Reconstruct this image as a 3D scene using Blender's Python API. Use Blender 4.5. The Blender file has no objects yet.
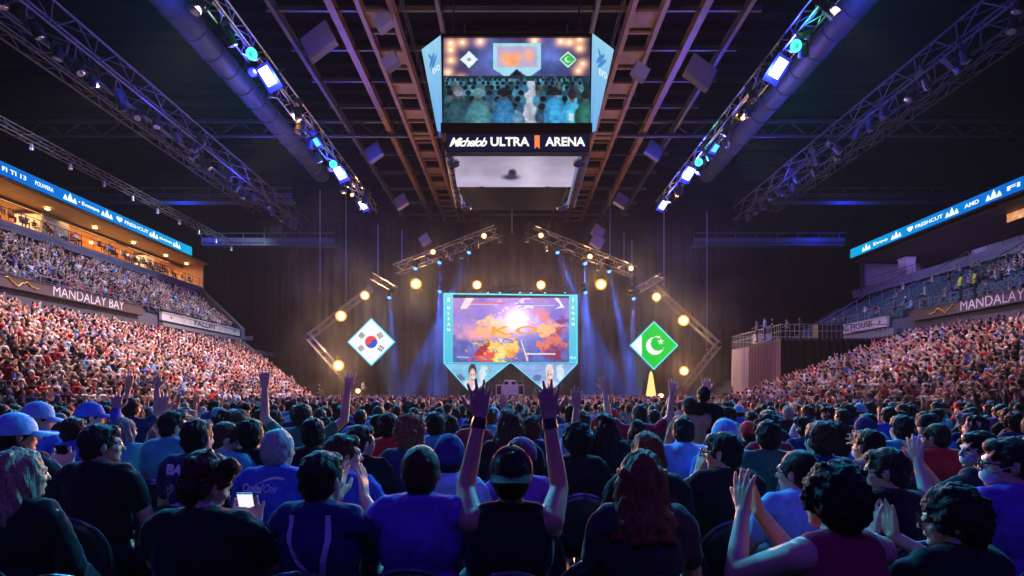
import bpy, math, random
import numpy as np
from mathutils import Vector, Matrix, noise, Euler
from mathutils.bvhtree import BVHTree
R = math.radians
random.seed(7)
RNG = np.random.default_rng(11)
sc = bpy.context.scene
COL = sc.collection
F, VX, VY, HC = 600.0, 514.0, 393.0, 1.5      # focal length and vanishing point in pixels, eye height in metres

def P(px, py, Y):
    """the point at distance Y ahead that the photograph shows at (px, py)"""
    return Vector(((px-VX)*Y/F, Y, HC+(VY-py)*Y/F))

# ---------------------------------------------------------------- mesh builder
def basis(d):
    d = Vector(d).normalized()
    a = Vector((0, 0, 1)) if abs(d.z) < .9 else Vector((1, 0, 0))
    u = d.cross(a).normalized()
    return u, d.cross(u).normalized(), d

class MB:
    def __init__(s): s.v = []; s.f = []; s.m = []
    def add(s, vs, fs, m=0):
        n = len(s.v); s.v += [tuple(p) for p in vs]
        for f in fs: s.f.append(tuple(i+n for i in f)); s.m.append(m)
        return s
    def tube(s, a, b, r, n=6, r2=None, m=0, caps=True):
        a = Vector(a); b = Vector(b); r2 = r if r2 is None else r2
        if (b-a).length < 1e-6: return s
        u, w, _ = basis(b-a); vs = []
        for c, q in ((a, r), (b, r2)):
            for k in range(n):
                t = 2*math.pi*k/n; vs.append(c+u*(q*math.cos(t))+w*(q*math.sin(t)))
        fs = [(k, (k+1) % n, n+(k+1) % n, n+k) for k in range(n)]
        if caps: fs += [tuple(range(n-1, -1, -1)), tuple(range(n, 2*n))]
        return s.add(vs, fs, m)
    def path(s, pts, r, n=6, m=0):
        for a, b in zip(pts, pts[1:]): s.tube(a, b, r, n, m=m)
        return s
    def box(s, c, size, rot=None, m=0):
        c = Vector(c); hx, hy, hz = (q/2 for q in size); rot = rot or Matrix.Identity(3)
        vs = [c+rot @ Vector((x*hx, y*hy, z*hz)) for x in (-1, 1) for y in (-1, 1) for z in (-1, 1)]
        return s.add(vs, [(0, 1, 3, 2), (4, 6, 7, 5), (0, 4, 5, 1), (2, 3, 7, 6), (0, 2, 6, 4), (1, 5, 7, 3)], m)
    def poly(s, pts, m=0): return s.add(pts, [tuple(range(len(pts)))], m)
    def prism(s, pts, off, m=0):
        n = len(pts); pts = [Vector(p) for p in pts]; off = Vector(off)
        fs = [tuple(range(n-1, -1, -1)), tuple(range(n, 2*n))]+[(k, (k+1) % n, n+(k+1) % n, n+k) for k in range(n)]
        return s.add(pts+[p+off for p in pts], fs, m)
    def ball(s, c, r, nu=12, nv=8, rot=None, m=0, v0=0., v1=1.):
        c = Vector(c); r = (r, r, r) if isinstance(r, (int, float)) else r
        rot = rot or Matrix.Identity(3); vs = []; fs = []
        for j in range(nv+1):
            t = math.pi*(v0+(v1-v0)*j/nv)
            for k in range(nu):
                p = 2*math.pi*k/nu
                vs.append(c+rot @ Vector((r[0]*math.sin(t)*math.cos(p), r[1]*math.sin(t)*math.sin(p), r[2]*math.cos(t))))
        for j in range(nv):
            for k in range(nu):
                fs.append((j*nu+k, (j+1)*nu+k, (j+1)*nu+(k+1) % nu, j*nu+(k+1) % nu))
        return s.add(vs, fs, m)
    def torus(s, c, R0, r, axis=(0, 1, 0), n=16, k=6, m=0):
        u, w, d = basis(axis); c = Vector(c); vs = []; fs = []
        for i in range(n):
            t = 2*math.pi*i/n; e = u*math.cos(t)+w*math.sin(t)
            for j in range(k):
                q = 2*math.pi*j/k; vs.append(c+e*(R0+r*math.cos(q))+d*(r*math.sin(q)))
        for i in range(n):
            for j in range(k):
                fs.append((i*k+j, ((i+1) % n)*k+j, ((i+1) % n)*k+(j+1) % k, i*k+(j+1) % k))
        return s.add(vs, fs, m)
    def mesh(s, name, mats=(), smooth=False):
        me = bpy.data.meshes.new(name); me.from_pydata(s.v, [], s.f); me.update()
        for q in mats: me.materials.append(q)
        if len(mats) > 1: me.polygons.foreach_set('material_index', s.m)
        if smooth: me.polygons.foreach_set('use_smooth', [True]*len(me.polygons))
        return me
    def build(s, name, mats, parent=None, smooth=False, **kw):
        if not isinstance(mats, (list, tuple)): mats = [mats]
        return link(name, s.mesh(name, mats, smooth), parent, **kw)

def tag(o, label=None, cat=None, group=None, kind=None):
    for k, v in (('label', label), ('category', cat), ('group', group), ('kind', kind)):
        if v: o[k] = v
    return o
def link(name, data, parent=None, loc=None, rot=None, **kw):
    o = bpy.data.objects.new(name, data); COL.objects.link(o)
    if parent is not None: o.parent = parent
    if loc is not None: o.location = loc
    if rot is not None: o.rotation_euler = rot
    return tag(o, **kw)
def empty(name, loc=(0, 0, 0), rot=(0, 0, 0), **kw):
    o = link(name, None, None, loc, rot, **kw); o.empty_display_size = .2; return o
def copy_tree(o, parent=None):
    c = o.copy(); COL.objects.link(c); c.parent = parent
    for ch in o.children: copy_tree(ch, c)
    return c

# ---------------------------------------------------------------- materials
def nt(name):
    m = bpy.data.materials.new(name); m.use_nodes = True
    t = m.node_tree; b = t.nodes['Principled BSDF']; return m, t, b
def N(t, kind, **kw):
    n = t.nodes.new(kind)
    for k, v in kw.items(): setattr(n, k, v)
    return n
def mat(name, col, rough=.6, metal=0., noise_scale=0., noise_amt=.25, bump=0., bump_scale=60., spec=.5, scale3=None):
    m, t, b = nt(name)
    b.inputs['Base Color'].default_value = (*col, 1); b.inputs['Roughness'].default_value = rough
    b.inputs['Metallic'].default_value = metal; b.inputs['Specular IOR Level'].default_value = spec
    tc = N(t, 'ShaderNodeTexCoord')
    if noise_scale:
        n = N(t, 'ShaderNodeTexNoise'); n.inputs['Scale'].default_value = noise_scale; n.inputs['Detail'].default_value = 5
        mp = N(t, 'ShaderNodeMapping'); mp.inputs['Scale'].default_value = scale3 or (1, 1, 1)
        t.links.new(tc.outputs['Object'], mp.inputs[0]); t.links.new(mp.outputs[0], n.inputs[0])
        mx = N(t, 'ShaderNodeMix', data_type='RGBA')
        mx.inputs[6].default_value = (*[c*(1-noise_amt) for c in col], 1); mx.inputs[7].default_value = (*[min(1, c*(1+noise_amt)) for c in col], 1)
        t.links.new(n.outputs[0], mx.inputs[0]); t.links.new(mx.outputs[2], b.inputs['Base Color'])
    if bump:
        n = N(t, 'ShaderNodeTexNoise'); n.inputs['Scale'].default_value = bump_scale; n.inputs['Detail'].default_value = 4
        t.links.new(tc.outputs['Object'], n.inputs[0])
        bp = N(t, 'ShaderNodeBump'); bp.inputs['Strength'].default_value = bump; bp.inputs['Distance'].default_value = .02
        t.links.new(n.outputs[0], bp.inputs['Height']); t.links.new(bp.outputs[0], b.inputs['Normal'])
    return m
def emis(name, col, strength):
    m, t, b = nt(name); t.nodes.remove(b)
    e = N(t, 'ShaderNodeEmission'); e.inputs[0].default_value = (*col, 1); e.inputs[1].default_value = strength
    t.links.new(e.outputs[0], t.nodes['Material Output'].inputs[0]); return m
def obcol(name, rough, bump=.0, bscale=(60, 60, 60), spec=.4, amt=.25, sheen=0.):
    """surface whose own colour is the colour set on the object, with fine weave or strands"""
    m, t, b = nt(name); oi = N(t, 'ShaderNodeObjectInfo'); tc = N(t, 'ShaderNodeTexCoord')
    mp = N(t, 'ShaderNodeMapping'); mp.inputs['Scale'].default_value = bscale
    n = N(t, 'ShaderNodeTexNoise'); n.inputs['Scale'].default_value = 1; n.inputs['Detail'].default_value = 5
    t.links.new(tc.outputs['Object'], mp.inputs[0]); t.links.new(mp.outputs[0], n.inputs[0])
    hs = N(t, 'ShaderNodeHueSaturation'); mr = N(t, 'ShaderNodeMapRange')
    mr.inputs[1].default_value = .3; mr.inputs[2].default_value = .7; mr.inputs[3].default_value = 1-amt; mr.inputs[4].default_value = 1+amt
    t.links.new(n.outputs[0], mr.inputs[0]); t.links.new(mr.outputs[0], hs.inputs['Value']); t.links.new(oi.outputs['Color'], hs.inputs['Color'])
    t.links.new(hs.outputs[0], b.inputs['Base Color'])
    b.inputs['Roughness'].default_value = rough; b.inputs['Specular IOR Level'].default_value = spec
    if sheen: b.inputs['Sheen Weight'].default_value = sheen
    if bump:
        bp = N(t, 'ShaderNodeBump'); bp.inputs['Strength'].default_value = bump; bp.inputs['Distance'].default_value = .01
        t.links.new(n.outputs[0], bp.inputs['Height']); t.links.new(bp.outputs[0], b.inputs['Normal'])
    return m
def attr_mat(name, emission=0., rough=.7):
    m, t, b = nt(name); a = N(t, 'ShaderNodeAttribute', attribute_name='Col')
    if emission:
        t.nodes.remove(b); e = N(t, 'ShaderNodeEmission'); e.inputs[1].default_value = emission
        t.links.new(a.outputs[0], e.inputs[0]); t.links.new(e.outputs[0], t.nodes['Material Output'].inputs[0])
    else:
        t.links.new(a.outputs[0], b.inputs['Base Color']); b.inputs['Roughness'].default_value = rough
        b.inputs['Specular IOR Level'].default_value = .25
    return m

M = dict(
    floor=mat('floor_concrete', (.03, .03, .035), .45, noise_scale=.6, bump=.1, bump_scale=8),
    concrete=mat('stand_concrete', (.10, .10, .12), .8, noise_scale=2, bump=.2, bump_scale=12),
    black=mat('black_paint', (.01, .01, .012), .6, spec=.2, bump=.1, bump_scale=20),
    deck=mat('roof_deck', (.0022, .0025, .006), .8, spec=.05, noise_scale=.5, noise_amt=.5, bump=.3, bump_scale=3),
    drape=mat('black_drape', (.006, .005, .005), .9, spec=.08, noise_scale=1.5, noise_amt=.4, bump=.4, bump_scale=4),
    brown=mat('rusty_steel', (.20, .105, .065), .55, .3, noise_scale=1.2, noise_amt=.5, bump=.2, bump_scale=10),
    steel=mat('painted_steel', (.075, .07, .09), .5, .5, noise_scale=2, noise_amt=.4),
    alu=mat('bare_aluminium', (.30, .29, .30), .35, .9, noise_scale=3, noise_amt=.2),
    duct=mat('galvanised_duct', (.06, .065, .10), .5, .3, noise_scale=2, noise_amt=.3),
    fixture=mat('fixture_black', (.02, .02, .022), .4, bump=.1, bump_scale=30),
    chrome=mat('fixture_silver', (.6, .6, .62), .25, .9, noise_scale=4, noise_amt=.15),
    speaker=mat('speaker_grey', (.22, .20, .23), .7, noise_scale=5, noise_amt=.15, bump=.3, bump_scale=80),
    fascia=mat('fascia_brown', (.10, .065, .06), .6, noise_scale=3, noise_amt=.2),
    white=mat('sign_white', (.62, .60, .60), .6, noise_scale=2, noise_amt=.08),
    signtext=mat('sign_letters', (.85, .82, .80), .5, noise_scale=2, noise_amt=.05),
    darktext=mat('sign_dark_letters', (.03, .03, .05), .5, noise_scale=2, noise_amt=.05),
    gold=mat('gold_letters', (.75, .42, .08), .4, .3, noise_scale=3, noise_amt=.1),
    ochre=mat('suite_wall', (.55, .33, .15), .7, noise_scale=1, noise_amt=.25),
    greywall=mat('parapet_grey', (.20, .20, .22), .75, noise_scale=1, noise_amt=.2),
    yellow=mat('yellow_barrier', (.62, .42, .10), .45, .2, noise_scale=4, noise_amt=.3),
    seat=mat('teal_seat', (.05, .16, .18), .5, noise_scale=4, noise_amt=.4),
    rail=mat('railing_steel', (.35, .37, .42), .4, .7, noise_scale=4, noise_amt=.2),
    pad=mat('chair_vinyl', (.012, .012, .02), .32, bump=.15, bump_scale=25, spec=.6),
    tubem=mat('chair_tube', (.10, .10, .12), .3, .8, noise_scale=6, noise_amt=.2),
    trouser=mat('trouser_cloth', (.02, .02, .03), .85, noise_scale=6, noise_amt=.4, bump=.2, bump_scale=40),
    eye=mat('eye_dark', (.02, .015, .015), .2, noise_scale=5, noise_amt=.2),
    skin=obcol('skin', .55, .06, (90, 90, 90), .4, .10),
    cloth=obcol('cloth', .88, .5, (30, 30, 12), .15, .16, .1),
    hair=obcol('hair', .62, .9, (190, 190, 30), .3, .6),
    curl=obcol('curly_hair', .75, .9, (110, 110, 110), .35, .6),
    hat=obcol('hat_cloth', .8, .25, (70, 70, 70), .2, .12),
    print_=mat('white_print', (.75, .75, .78), .7, noise_scale=30, noise_amt=.1),
    strap=mat('lanyard_cloth', (.55, .6, .75), .7, noise_scale=40, noise_amt=.5),
    lens=mat('dark_plastic', (.01, .01, .012), .2, noise_scale=10, noise_amt=.2),
    mask=mat('mask_cloth', (.45, .55, .62), .8, noise_scale=20, noise_amt=.1),
    crowd=attr_mat('crowd_colours'),
    stuffseat=mat('stand_seat', (.04, .10, .12), .55, noise_scale=3, noise_amt=.4),
    curtain=mat('grey_drape', (.30, .27, .28), .85, noise_scale=1.2, noise_amt=.5, scale3=(1, 1, .2), bump=.3, bump_scale=5),
    bdrape=mat('brown_drape', (.16, .085, .075), .85, noise_scale=1.2, noise_amt=.4, scale3=(1, 1, .2), bump=.3, bump_scale=5),
    vest=mat('hi_vis', (.6, .75, .05), .7, noise_scale=20, noise_amt=.1),
)
E = dict(
    warm=emis('warm_lamp', (1, .62, .22), 60), blue=emis('blue_lamp', (.04, .20, 1), 5), amber=emis('amber_halo', (1, .50, .10), 1.5), bluewhite=emis('blue_white_lamp', (.62, .66, 1), 9),
    cyan=emis('cyan_lamp', (.1, .75, 1), 5), green=emis('green_ring', (.05, .8, .45), 3), tungsten=emis('tungsten', (1, .45, .12), 6),
    down=emis('downlight', (1, .78, .45), 12), cyanedge=emis('led_edge', (.12, .75, .95), 1.15), ledtext=emis('led_text', (.8, .95, 1), 1.3),
    ledwhite=emis('led_white', (1, .96, .9), 1.1), ledorange=emis('led_orange', (1, .25, .08), 1), navy=emis('led_navy', (.004, .006, .035), 1),
    white=emis('screen_white', (.95, .95, 1), 1.0), green2=emis('screen_green', (.0, .62, .05), 1.0), red=emis('screen_red', (.85, .06, .08), 1),
    flagblue=emis('screen_blue', (.02, .09, .62), 1), dark=emis('screen_dark', (.03, .03, .04), 1), phone=emis('phone_screen', (.9, .85, 1), 1.1),
    ledstrip=emis('led_strip', (.35, .42, .75), .5), gold=emis('gold_light', (1, .6, .2), 1.5),
)

# ---------------------------------------------------------------- text and painted screens
def text_mesh(s, size, bold=0., shear=0., spacing=1.):
    c = bpy.data.curves.new('t', 'FONT'); c.body = s; c.size = size; c.offset = bold; c.shear = shear; c.space_character = spacing
    c.align_x = 'CENTER'; c.align_y = 'CENTER'; c.resolution_u = 3
    o = bpy.data.objects.new('t', c); COL.objects.link(o)
    me = bpy.data.meshes.new_from_object(o.evaluated_get(bpy.context.evaluated_depsgraph_get()))
    bpy.data.objects.remove(o); bpy.data.curves.remove(c); return me
def put_text(name, s, size, m, parent, frame, wide=None, **kw):
    """flat letters laid in the plane frame = (origin, right, up) in the parent's space"""
    me = text_mesh(s, size, **kw); o, r, u = (Vector(q) for q in frame); r.normalize(); u.normalize()
    xs = [v.co.x for v in me.vertices]
    k = wide/(max(xs)-min(xs)) if wide else 1.
    for v in me.vertices: v.co = o+r*(v.co.x*k)+u*v.co.y
    me.materials.clear(); me.materials.append(m); return link(name, me, parent)

def vnoise(W, H, sx, sy, seed):
    g = np.random.default_rng(seed).random((sy+2, sx+2))
    x = np.linspace(0, sx, W, endpoint=False); y = np.linspace(0, sy, H, endpoint=False)
    xi = x.astype(int); yi = y.astype(int); xf = x-xi; yf = y-yi; xf = xf*xf*(3-2*xf); yf = yf*yf*(3-2*yf)
    a = g[np.ix_(yi, xi)]; b = g[np.ix_(yi, xi+1)]; c = g[np.ix_(yi+1, xi)]; d = g[np.ix_(yi+1, xi+1)]
    return (a*(1-xf)+b*xf)*(1-yf)[:, None]+(c*(1-xf)+d*xf)*yf[:, None]
def fbm(W, H, s, seed, asp=1.5):
    o = np.zeros((H, W)); a = .5
    for k in range(4): o += a*vnoise(W, H, max(1, int(s*asp*2**k)), max(1, s*2**k), seed+k); a /= 2
    return o/.94
class Paint:
    """the picture shown on a video wall, x right and y down in 0..1"""
    def __init__(s, W, H):
        s.W, s.H = W, H; s.c = np.zeros((H, W, 3)); s.y, s.x = np.mgrid[0:H, 0:W]; s.x = (s.x+.5)/W; s.y = (s.y+.5)/H
    def mix(s, a, col): a = np.clip(a, 0, 1)[..., None]; s.c = s.c*(1-a)+np.array(col)*a
    def add(s, a, col): s.c = s.c+np.clip(a, 0, 9)[..., None]*np.array(col)
    def blob(s, x, y, rx, ry, col, soft=.3, wob=None, ang=0):
        dx = s.x-x; dy = s.y-y; ca, sa = math.cos(ang), math.sin(ang)
        d = np.sqrt(((dx*ca+dy*sa)/rx)**2+((-dx*sa+dy*ca)/ry)**2)
        if wob is not None: d = d+wob
        s.mix((1-d)/soft+.5, col)
    def rect(s, x0, y0, x1, y1, col): s.mix(((s.x > x0) & (s.x < x1) & (s.y > y0) & (s.y < y1)).astype(float), col)
    def poly(s, pts, col):
        ins = np.zeros((s.H, s.W), bool)
        for (x0, y0), (x1, y1) in zip(pts, pts[1:]+pts[:1]):
            if y0 == y1: continue
            ins ^= ((y0 > s.y) != (y1 > s.y)) & (s.x < (x1-x0)*(s.y-y0)/(y1-y0)+x0)
        s.mix(ins.astype(float), col)
    def panel(s, name, tl, tr, bl, br, m, parent, clip=None):
        W, H = s.W, s.H; tl, tr, bl, br = (np.array(q, float) for q in (tl, tr, bl, br))
        u = np.linspace(0, 1, W+1); v = np.linspace(0, 1, H+1)
        U, V = np.meshgrid(u, v)
        co = (tl*((1-U)*(1-V))[..., None]+tr*(U*(1-V))[..., None]+bl*((1-U)*V)[..., None]+br*(U*V)[..., None]).reshape(-1, 3)
        i = np.arange(H)[:, None]*(W+1)+np.arange(W)[None, :]
        fs = np.stack([i, i+W+1, i+W+2, i+1], -1).reshape(-1, 4); cc = np.clip(s.c, 0, 3).reshape(-1, 3)
        if clip is not None:
            k = clip(s.x, s.y).reshape(-1); fs = fs[k]; cc = cc[k]
        me = bpy.data.meshes.new(name); me.from_pydata(co.tolist(), [], fs.tolist()); me.update()
        at = me.attributes.new('Col', 'FLOAT_COLOR', 'CORNER')
        c4 = np.ones((len(fs), 4, 4), np.float32); c4[..., :3] = cc[:, None, :]
        at.data.foreach_set('color', c4.ravel()); me.materials.append(m)
        return link(name, me, parent)
M_SCREEN = attr_mat('video_picture', 1.0)
# ================================================================ the building
def struct(o): o['kind'] = 'structure'; return o
b = MB(); b.box((0, 35, -.1), (110, 130, .2)); struct(b.build('floor', M['floor']))
b = MB(); b.box((0, 35, 28.1), (110, 130, .2))
for y in np.arange(-20, 96, 2.1): b.box((0, y, 27.7), (110, .15, .6))
struct(b.build('ceiling', M['deck']))
for nm, c, s in (('wall_back', (0, 97, 14), (110, .4, 28)), ('wall_front', (0, -28, 14), (110, .4, 28)), ('wall_left', (-52, 35, 14), (.4, 125, 28)), ('wall_right', (52, 35, 14), (.4, 125, 28))):
    b = MB(); b.box(c, s); struct(b.build(nm, M['deck']))

ZL, ZR = 7.75, 6.85            # fascia heights (underside) at X = 29.8
def lower_end_left(x): return 48+(x-16)*1.25
def stand(name, sgn, x0, x1, z0, z1, n, yend, y0=6.):
    b = MB(); dx = (x1-x0)/n; dz = (z1-z0)/n
    for k in range(n):
        xa = x0+k*dx; ye = yend(xa); zt = z0+(k+1)*dz
        b.box((sgn*(xa+dx/2), (y0+ye)/2, zt/2), (dx, ye-y0, zt))
    return struct(b.build(name, M['concrete']))
NROW = 17
stand('trim_1', -1, 16, 29.4, .1, ZL-2.0, NROW, lambda x: lower_end_left(x))
stand('trim_2', 1, 16, 29.4, .1, ZR-1.9, NROW, lambda x: 45 if x < 26 else 55)
LU = (7.9, 13.0, 14); RU = (7.2, 11.7, 14)
stand('trim_3', -1, 30.1, 40, LU[0]-.2, LU[1], 14, lambda x: 64+(x-30)*1.1)
stand('trim_4', 1, 30.1, 40, RU[0]-.2, RU[1], 14, lambda x: 66+(x-30)*.9)
# concrete walls running down from the far end of each bowl
b = MB(); b.prism([(-16.2, 48.5, 0), (-30, 65.8, 0), (-30, 65.8, 7.2), (-16.2, 48.5, .9)], (.25, .3, 0)); b.prism([(-30, 66, 7.4), (-40, 76.5, 7.4), (-40, 76.5, 14.8), (-30, 66, 8.6)], (.25, .3, 0))
b.box((-35, 70, 7.9), (9, .2, .5)); struct(b.build('wall_left_end', M['concrete']))
b = MB(); b.box((-29.8, 70, 6.2), (.4, 40, .5)); b.box((-26, 74, 3), (9, .3, 2.2)); struct(b.build('trim_5', M['greywall']))
# parapets in front of the suites
b = MB(); b.prism([(-40.05, 5, 14.35), (-40.05, 77, 14.35), (-40.05, 77, 15.1), (-40.05, 5, 15.1)], (-.25, 0, 0)); struct(b.build('trim_6', M['greywall']))
b = MB(); b.prism([(40.05, 5, 12.7), (40.05, 71, 12.7), (40.05, 71, 13.6), (40.05, 5, 13.6)], (.25, 0, 0)); struct(b.build('trim_7', M['greywall']))
# concourse behind the suites: slab, back wall, ceiling, end wall
def suite(sgn, zf, zc, yend, wallm, name):
    b = MB(); X = lambda x: sgn*x
    b.box((X(44.5), yend/2, zf-.15), (9, yend, .3)); b.box((X(49), yend/2, (zf+zc)/2), (.3, yend, zc-zf), m=1)
    b.box((X(44), yend/2, zc+.1), (9.5, yend, .2), m=1); b.box((X(44.5), yend+.1, (zf+zc)/2), (9.2, .2, zc-zf+.5), m=1)
    return struct(b.build(name, [M['greywall'], wallm]))
suite(-1, 15.0, 17.9, 77, M['ochre'], 'wall_left_suite')
suite(1, 13.4, 16.5, 69, M['fascia'], 'wall_right_suite')
def pillar(x, y, w, z0, z1, m, label, grp=None):
    b = MB(); b.box((0, 0, (z1-z0)/2), (w, w*1.4, z1-z0)); b.box((0, 0, .15), (w*1.12, w*1.5, .3)); b.box((0, 0, z1-z0-.1), (w*1.12, w*1.5, .2))
    o = b.build('concourse_pillar', m, loc=(x, y, z0)); return tag(o, label, 'pillar', grp)
for y, w, wh in ((55.5, 2.4, 'grey suite pillar beside the second warm opening from the left edge'), (40, 1.6, 'grey suite pillar closest to the left edge'), (71, 1.4, 'pale suite pillar near the far end of the warm lounge')):
    pillar(-43.6, y, w, 15.0, 17.8, M['greywall'], wh)
for y, w, wh in ((66, 1.0, 'blue-lit pillar at the far end of the dark right concourse'), (47, 1.2, 'purple-lit pillar in the middle of the dark right concourse')):
    pillar(43.2, y, w, 13.4, 16.4, M['greywall'], wh)
b = MB(); b.box((43.2, 68.5, 15.0), (6.2, .3, 2.5)); tag(b.build('concourse_banner', M['greywall']), 'pale blue-lit panel at far end of the right concourse', 'panel')
b = MB(); b.box((45.2, 52, 15.3), (.4, 14, .5)); tag(b.build('concourse_soffit', M['greywall']), 'long grey soffit beam inside the right concourse', 'beam')
b = MB(); b.box((-42.6, 41, 17.72), (.25, 72, .34)); struct(b.build('wall_left_soffit', M['fascia']))
# downlights of the left lounge
k = 0
for yy in (42, 47, 53, 59, 65, 71, 75.5):
    for xx in (41.2, 45.8):
        b = MB(); b.ball((0, 0, 0), (.2, .2, .06), 10, 5); b.torus((0, 0, .02), .24, .04, (0, 0, 1), 12, 5, m=1)
        o = b.build('suite_downlight', [E['down'], M['chrome']], loc=(-xx, yy, 17.74), rot=None)
        tag(o, 'small round downlight glowing in the ceiling of the warm lounge', 'ceiling light', 'downlights of the left lounge'); k += 1
# lounge furniture seen through the opening: bar counter and shelf
b = MB(); b.box((-46.5, 62, 15.55), (.8, 14, 1.1)); b.box((-46.5, 62, 16.13), (1.1, 14.4, .08), m=1); tag(b.build('bar_counter', [M['fascia'], M['ochre']]), 'long dark bar counter inside the warm lounge', 'counter')
b = MB(); b.box((-44.5, 73.5, 15.5), (1.6, 3, 1.0)); b.box((-44.5, 73.5, 16.05), (1.9, 3.3, .08)); tag(b.build('serving_table', M['ochre']), 'lit serving table at the far end of the warm lounge', 'table')

# ---- fascia and railings
def railing(y0, y1, x, z, h, step, m, label, name='glass_railing', glass=True, grp=None):
    root = empty(name, (x, (y0+y1)/2, z), label=label, cat='railing', group=grp); c = (y0+y1)/2
    b = MB(); b.tube((0, y0-c, h), (0, y1-c, h), .03); b.tube((0, y0-c, h*.5), (0, y1-c, h*.5), .015)
    b.build('handrail', m, root)
    b = MB()
    for y in np.arange(y0, y1+.1, step): b.tube((0, y-c, 0), (0, y-c, h), .025)
    b.build('frame', m, root); return root
def fascia(sgn, y0, y1, z, h, m, label, name='fascia_board'):
    b = MB(); x = sgn*29.8; b.box((x, (y0+y1)/2, z+h/2), (.22, y1-y0, h))
    b.box((x-sgn*.03, (y0+y1)/2, z+h), (.34, y1-y0, .06)); b.box((x-sgn*.03, (y0+y1)/2, z), (.3, y1-y0, .05))
    return tag(b.build(name, m), label, 'sign')
def ln(sgn, x_px, py):            # point on the fascia plane
    Y = 29.8*F/abs(x_px-VX); return P(x_px, py, Y)
f = fascia(-1, 20, 48, 7.72, .72, M['fascia'], 'brown fascia sign with white serif letters above the left lower stand', 'resort_sign')
lx = -29.8+.14
put_text('lettering', 'MANDALAY BAY', .95, M['signtext'], f, ((lx, 42.1, 8.08), (0, 1, 0), (0, 0, 1)), wide=7.0, bold=.0)
def squiggle(sgn, yc, zc, L):
    b = MB(); pts = []
    for i in range(25):
        t = i/24; pts.append(Vector((sgn*(29.8-.16), yc+(t-.5)*L, zc+.2*math.sin(t*11+1)*(1-.5*t)+.05*math.sin(t*31))))
    b.path(pts, .05, 5); return b
squiggle(-1, 36.2, 8.08, 2.4).build('emblem', M['gold'], f)
f = fascia(-1, 50.6, 65, 7.68, .66, M['white'], 'white sign reading FALLIN above the far left lower stand', 'section_sign')
put_text('lettering', 'FALLIN', .62, M['darktext'], f, ((lx, 57.6, 8.0), (0, 1, 0), (0, 0, 1)), wide=3.8, bold=.012)
put_text('small_lettering', '+   :: ::', .5, M['darktext'], f, ((lx, 53.4, 8.0), (0, 1, 0), (0, 0, 1)), wide=3.6)
put_text('small_lettering', ':: ::   +', .5, M['darktext'], f, ((lx, 62.2, 8.0), (0, 1, 0), (0, 0, 1)), wide=3.6)
b = MB(); b.box((-29.7, 57.8, 7.3), (.3, 14.6, .3)); tag(b.build('fascia_ledge', M['greywall']), 'grey ledge directly under the white FALLIN sign', 'ledge')
f = fascia(1, 20, 45, 6.87, .75, M['fascia'], 'brown fascia sign with white serif letters above the right lower stand', 'resort_sign')
rx = 29.8-.14
put_text('lettering', 'MANDALAY BAY', .95, M['signtext'], f, ((rx, 36.4, 7.24), (0, -1, 0), (0, 0, 1)), wide=7.0, bold=.0)
squiggle(1, 41.6, 7.24, 2.4).build('emblem', M['gold'], f)
f = fascia(1, 47.8, 55, 6.85, .76, M['white'], 'white sign reading HOUSE above the right lower stand', 'section_sign')
put_text('lettering', 'IG HOUSE', .66, M['darktext'], f, ((rx, 51.9, 7.24), (0, -1, 0), (0, 0, 1)), wide=4.4, bold=.012)
put_text('plus_lettering', '+', .66, M['darktext'], f, ((rx, 48.7, 7.24), (0, -1, 0), (0, 0, 1)), bold=.012)
b = MB(); b.box((29.7, 51, 6.3), (.3, 8.6, .55)); tag(b.build('fascia_ledge', M['greywall']), 'grey ledge directly under the white HOUSE sign', 'ledge')
railing(22, 64, -30.0, 8.4, .55, 1.6, M['rail'], 'long thin steel railing above the MANDALAY BAY fascia, left side')
railing(22, 62, 30.0, 7.65, .7, 1.6, M['rail'], 'long thin steel railing above the HOUSE sign, right side')
railing(30, 76.5, -40.1, 15.2, .9, 1.6, M['fixture'], 'dark railing in front of the warm lit lounge')
railing(30, 68, 40.1, 13.6, .8, 1.6, M['fixture'], 'dark railing in front of the unlit right concourse')
# stair railings in the upper right bowl
for y in (36, 44, 52, 60):
    root = empty('stair_railing', (30.4, y, RU[0]), label='slanted steel stair railing climbing the upper right seats, %s' % {36: 'closest to the frame edge', 44: 'second from the frame edge', 52: 'third from the frame edge', 60: 'furthest toward the stage'}[y], cat='railing', group='stair railings on the upper right stand')
    b = MB(); b.tube((0, 0, 1.3), (9, 0, 6.6), .04); b.tube((0, 0, .8), (9, 0, 6.1), .025); b.build('handrail', M['rail'], root)
    for t in np.linspace(0, 9, 8):
        b = MB(); b.tube((t, 0, t*.588), (t, 0, 1.3+t*.588), .03); b.build('post', M['rail'], root)
# empty stadium seats, one mass of folded seats
def seats(name, sgn, x0, x1, z0, z1, n, ya, yb, label):
    b = MB(); dx = (x1-x0)/n; dz = (z1-z0)/n
    for k in range(n):
        x = x0+k*dx+dx*.55; z = z0+(k+1)*dz
        for y in np.arange(ya(x), yb(x), .56):
            if abs((y % 8)-4) < .5: continue
            b.box((sgn*x, y, z+.42), (.12, .46, .5)); b.box((sgn*(x-.12), y, z+.3), (.14, .44, .38))
    o = b.build(name, M['stuffseat']); return tag(o, label, 'seats', kind='stuff')
seats('stadium_seating', 1, 30.1, 40, RU[0]-.2, RU[1], 14, lambda x: 24, lambda x: 64, 'rows of folded teal seats across the upper right stand')

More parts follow.
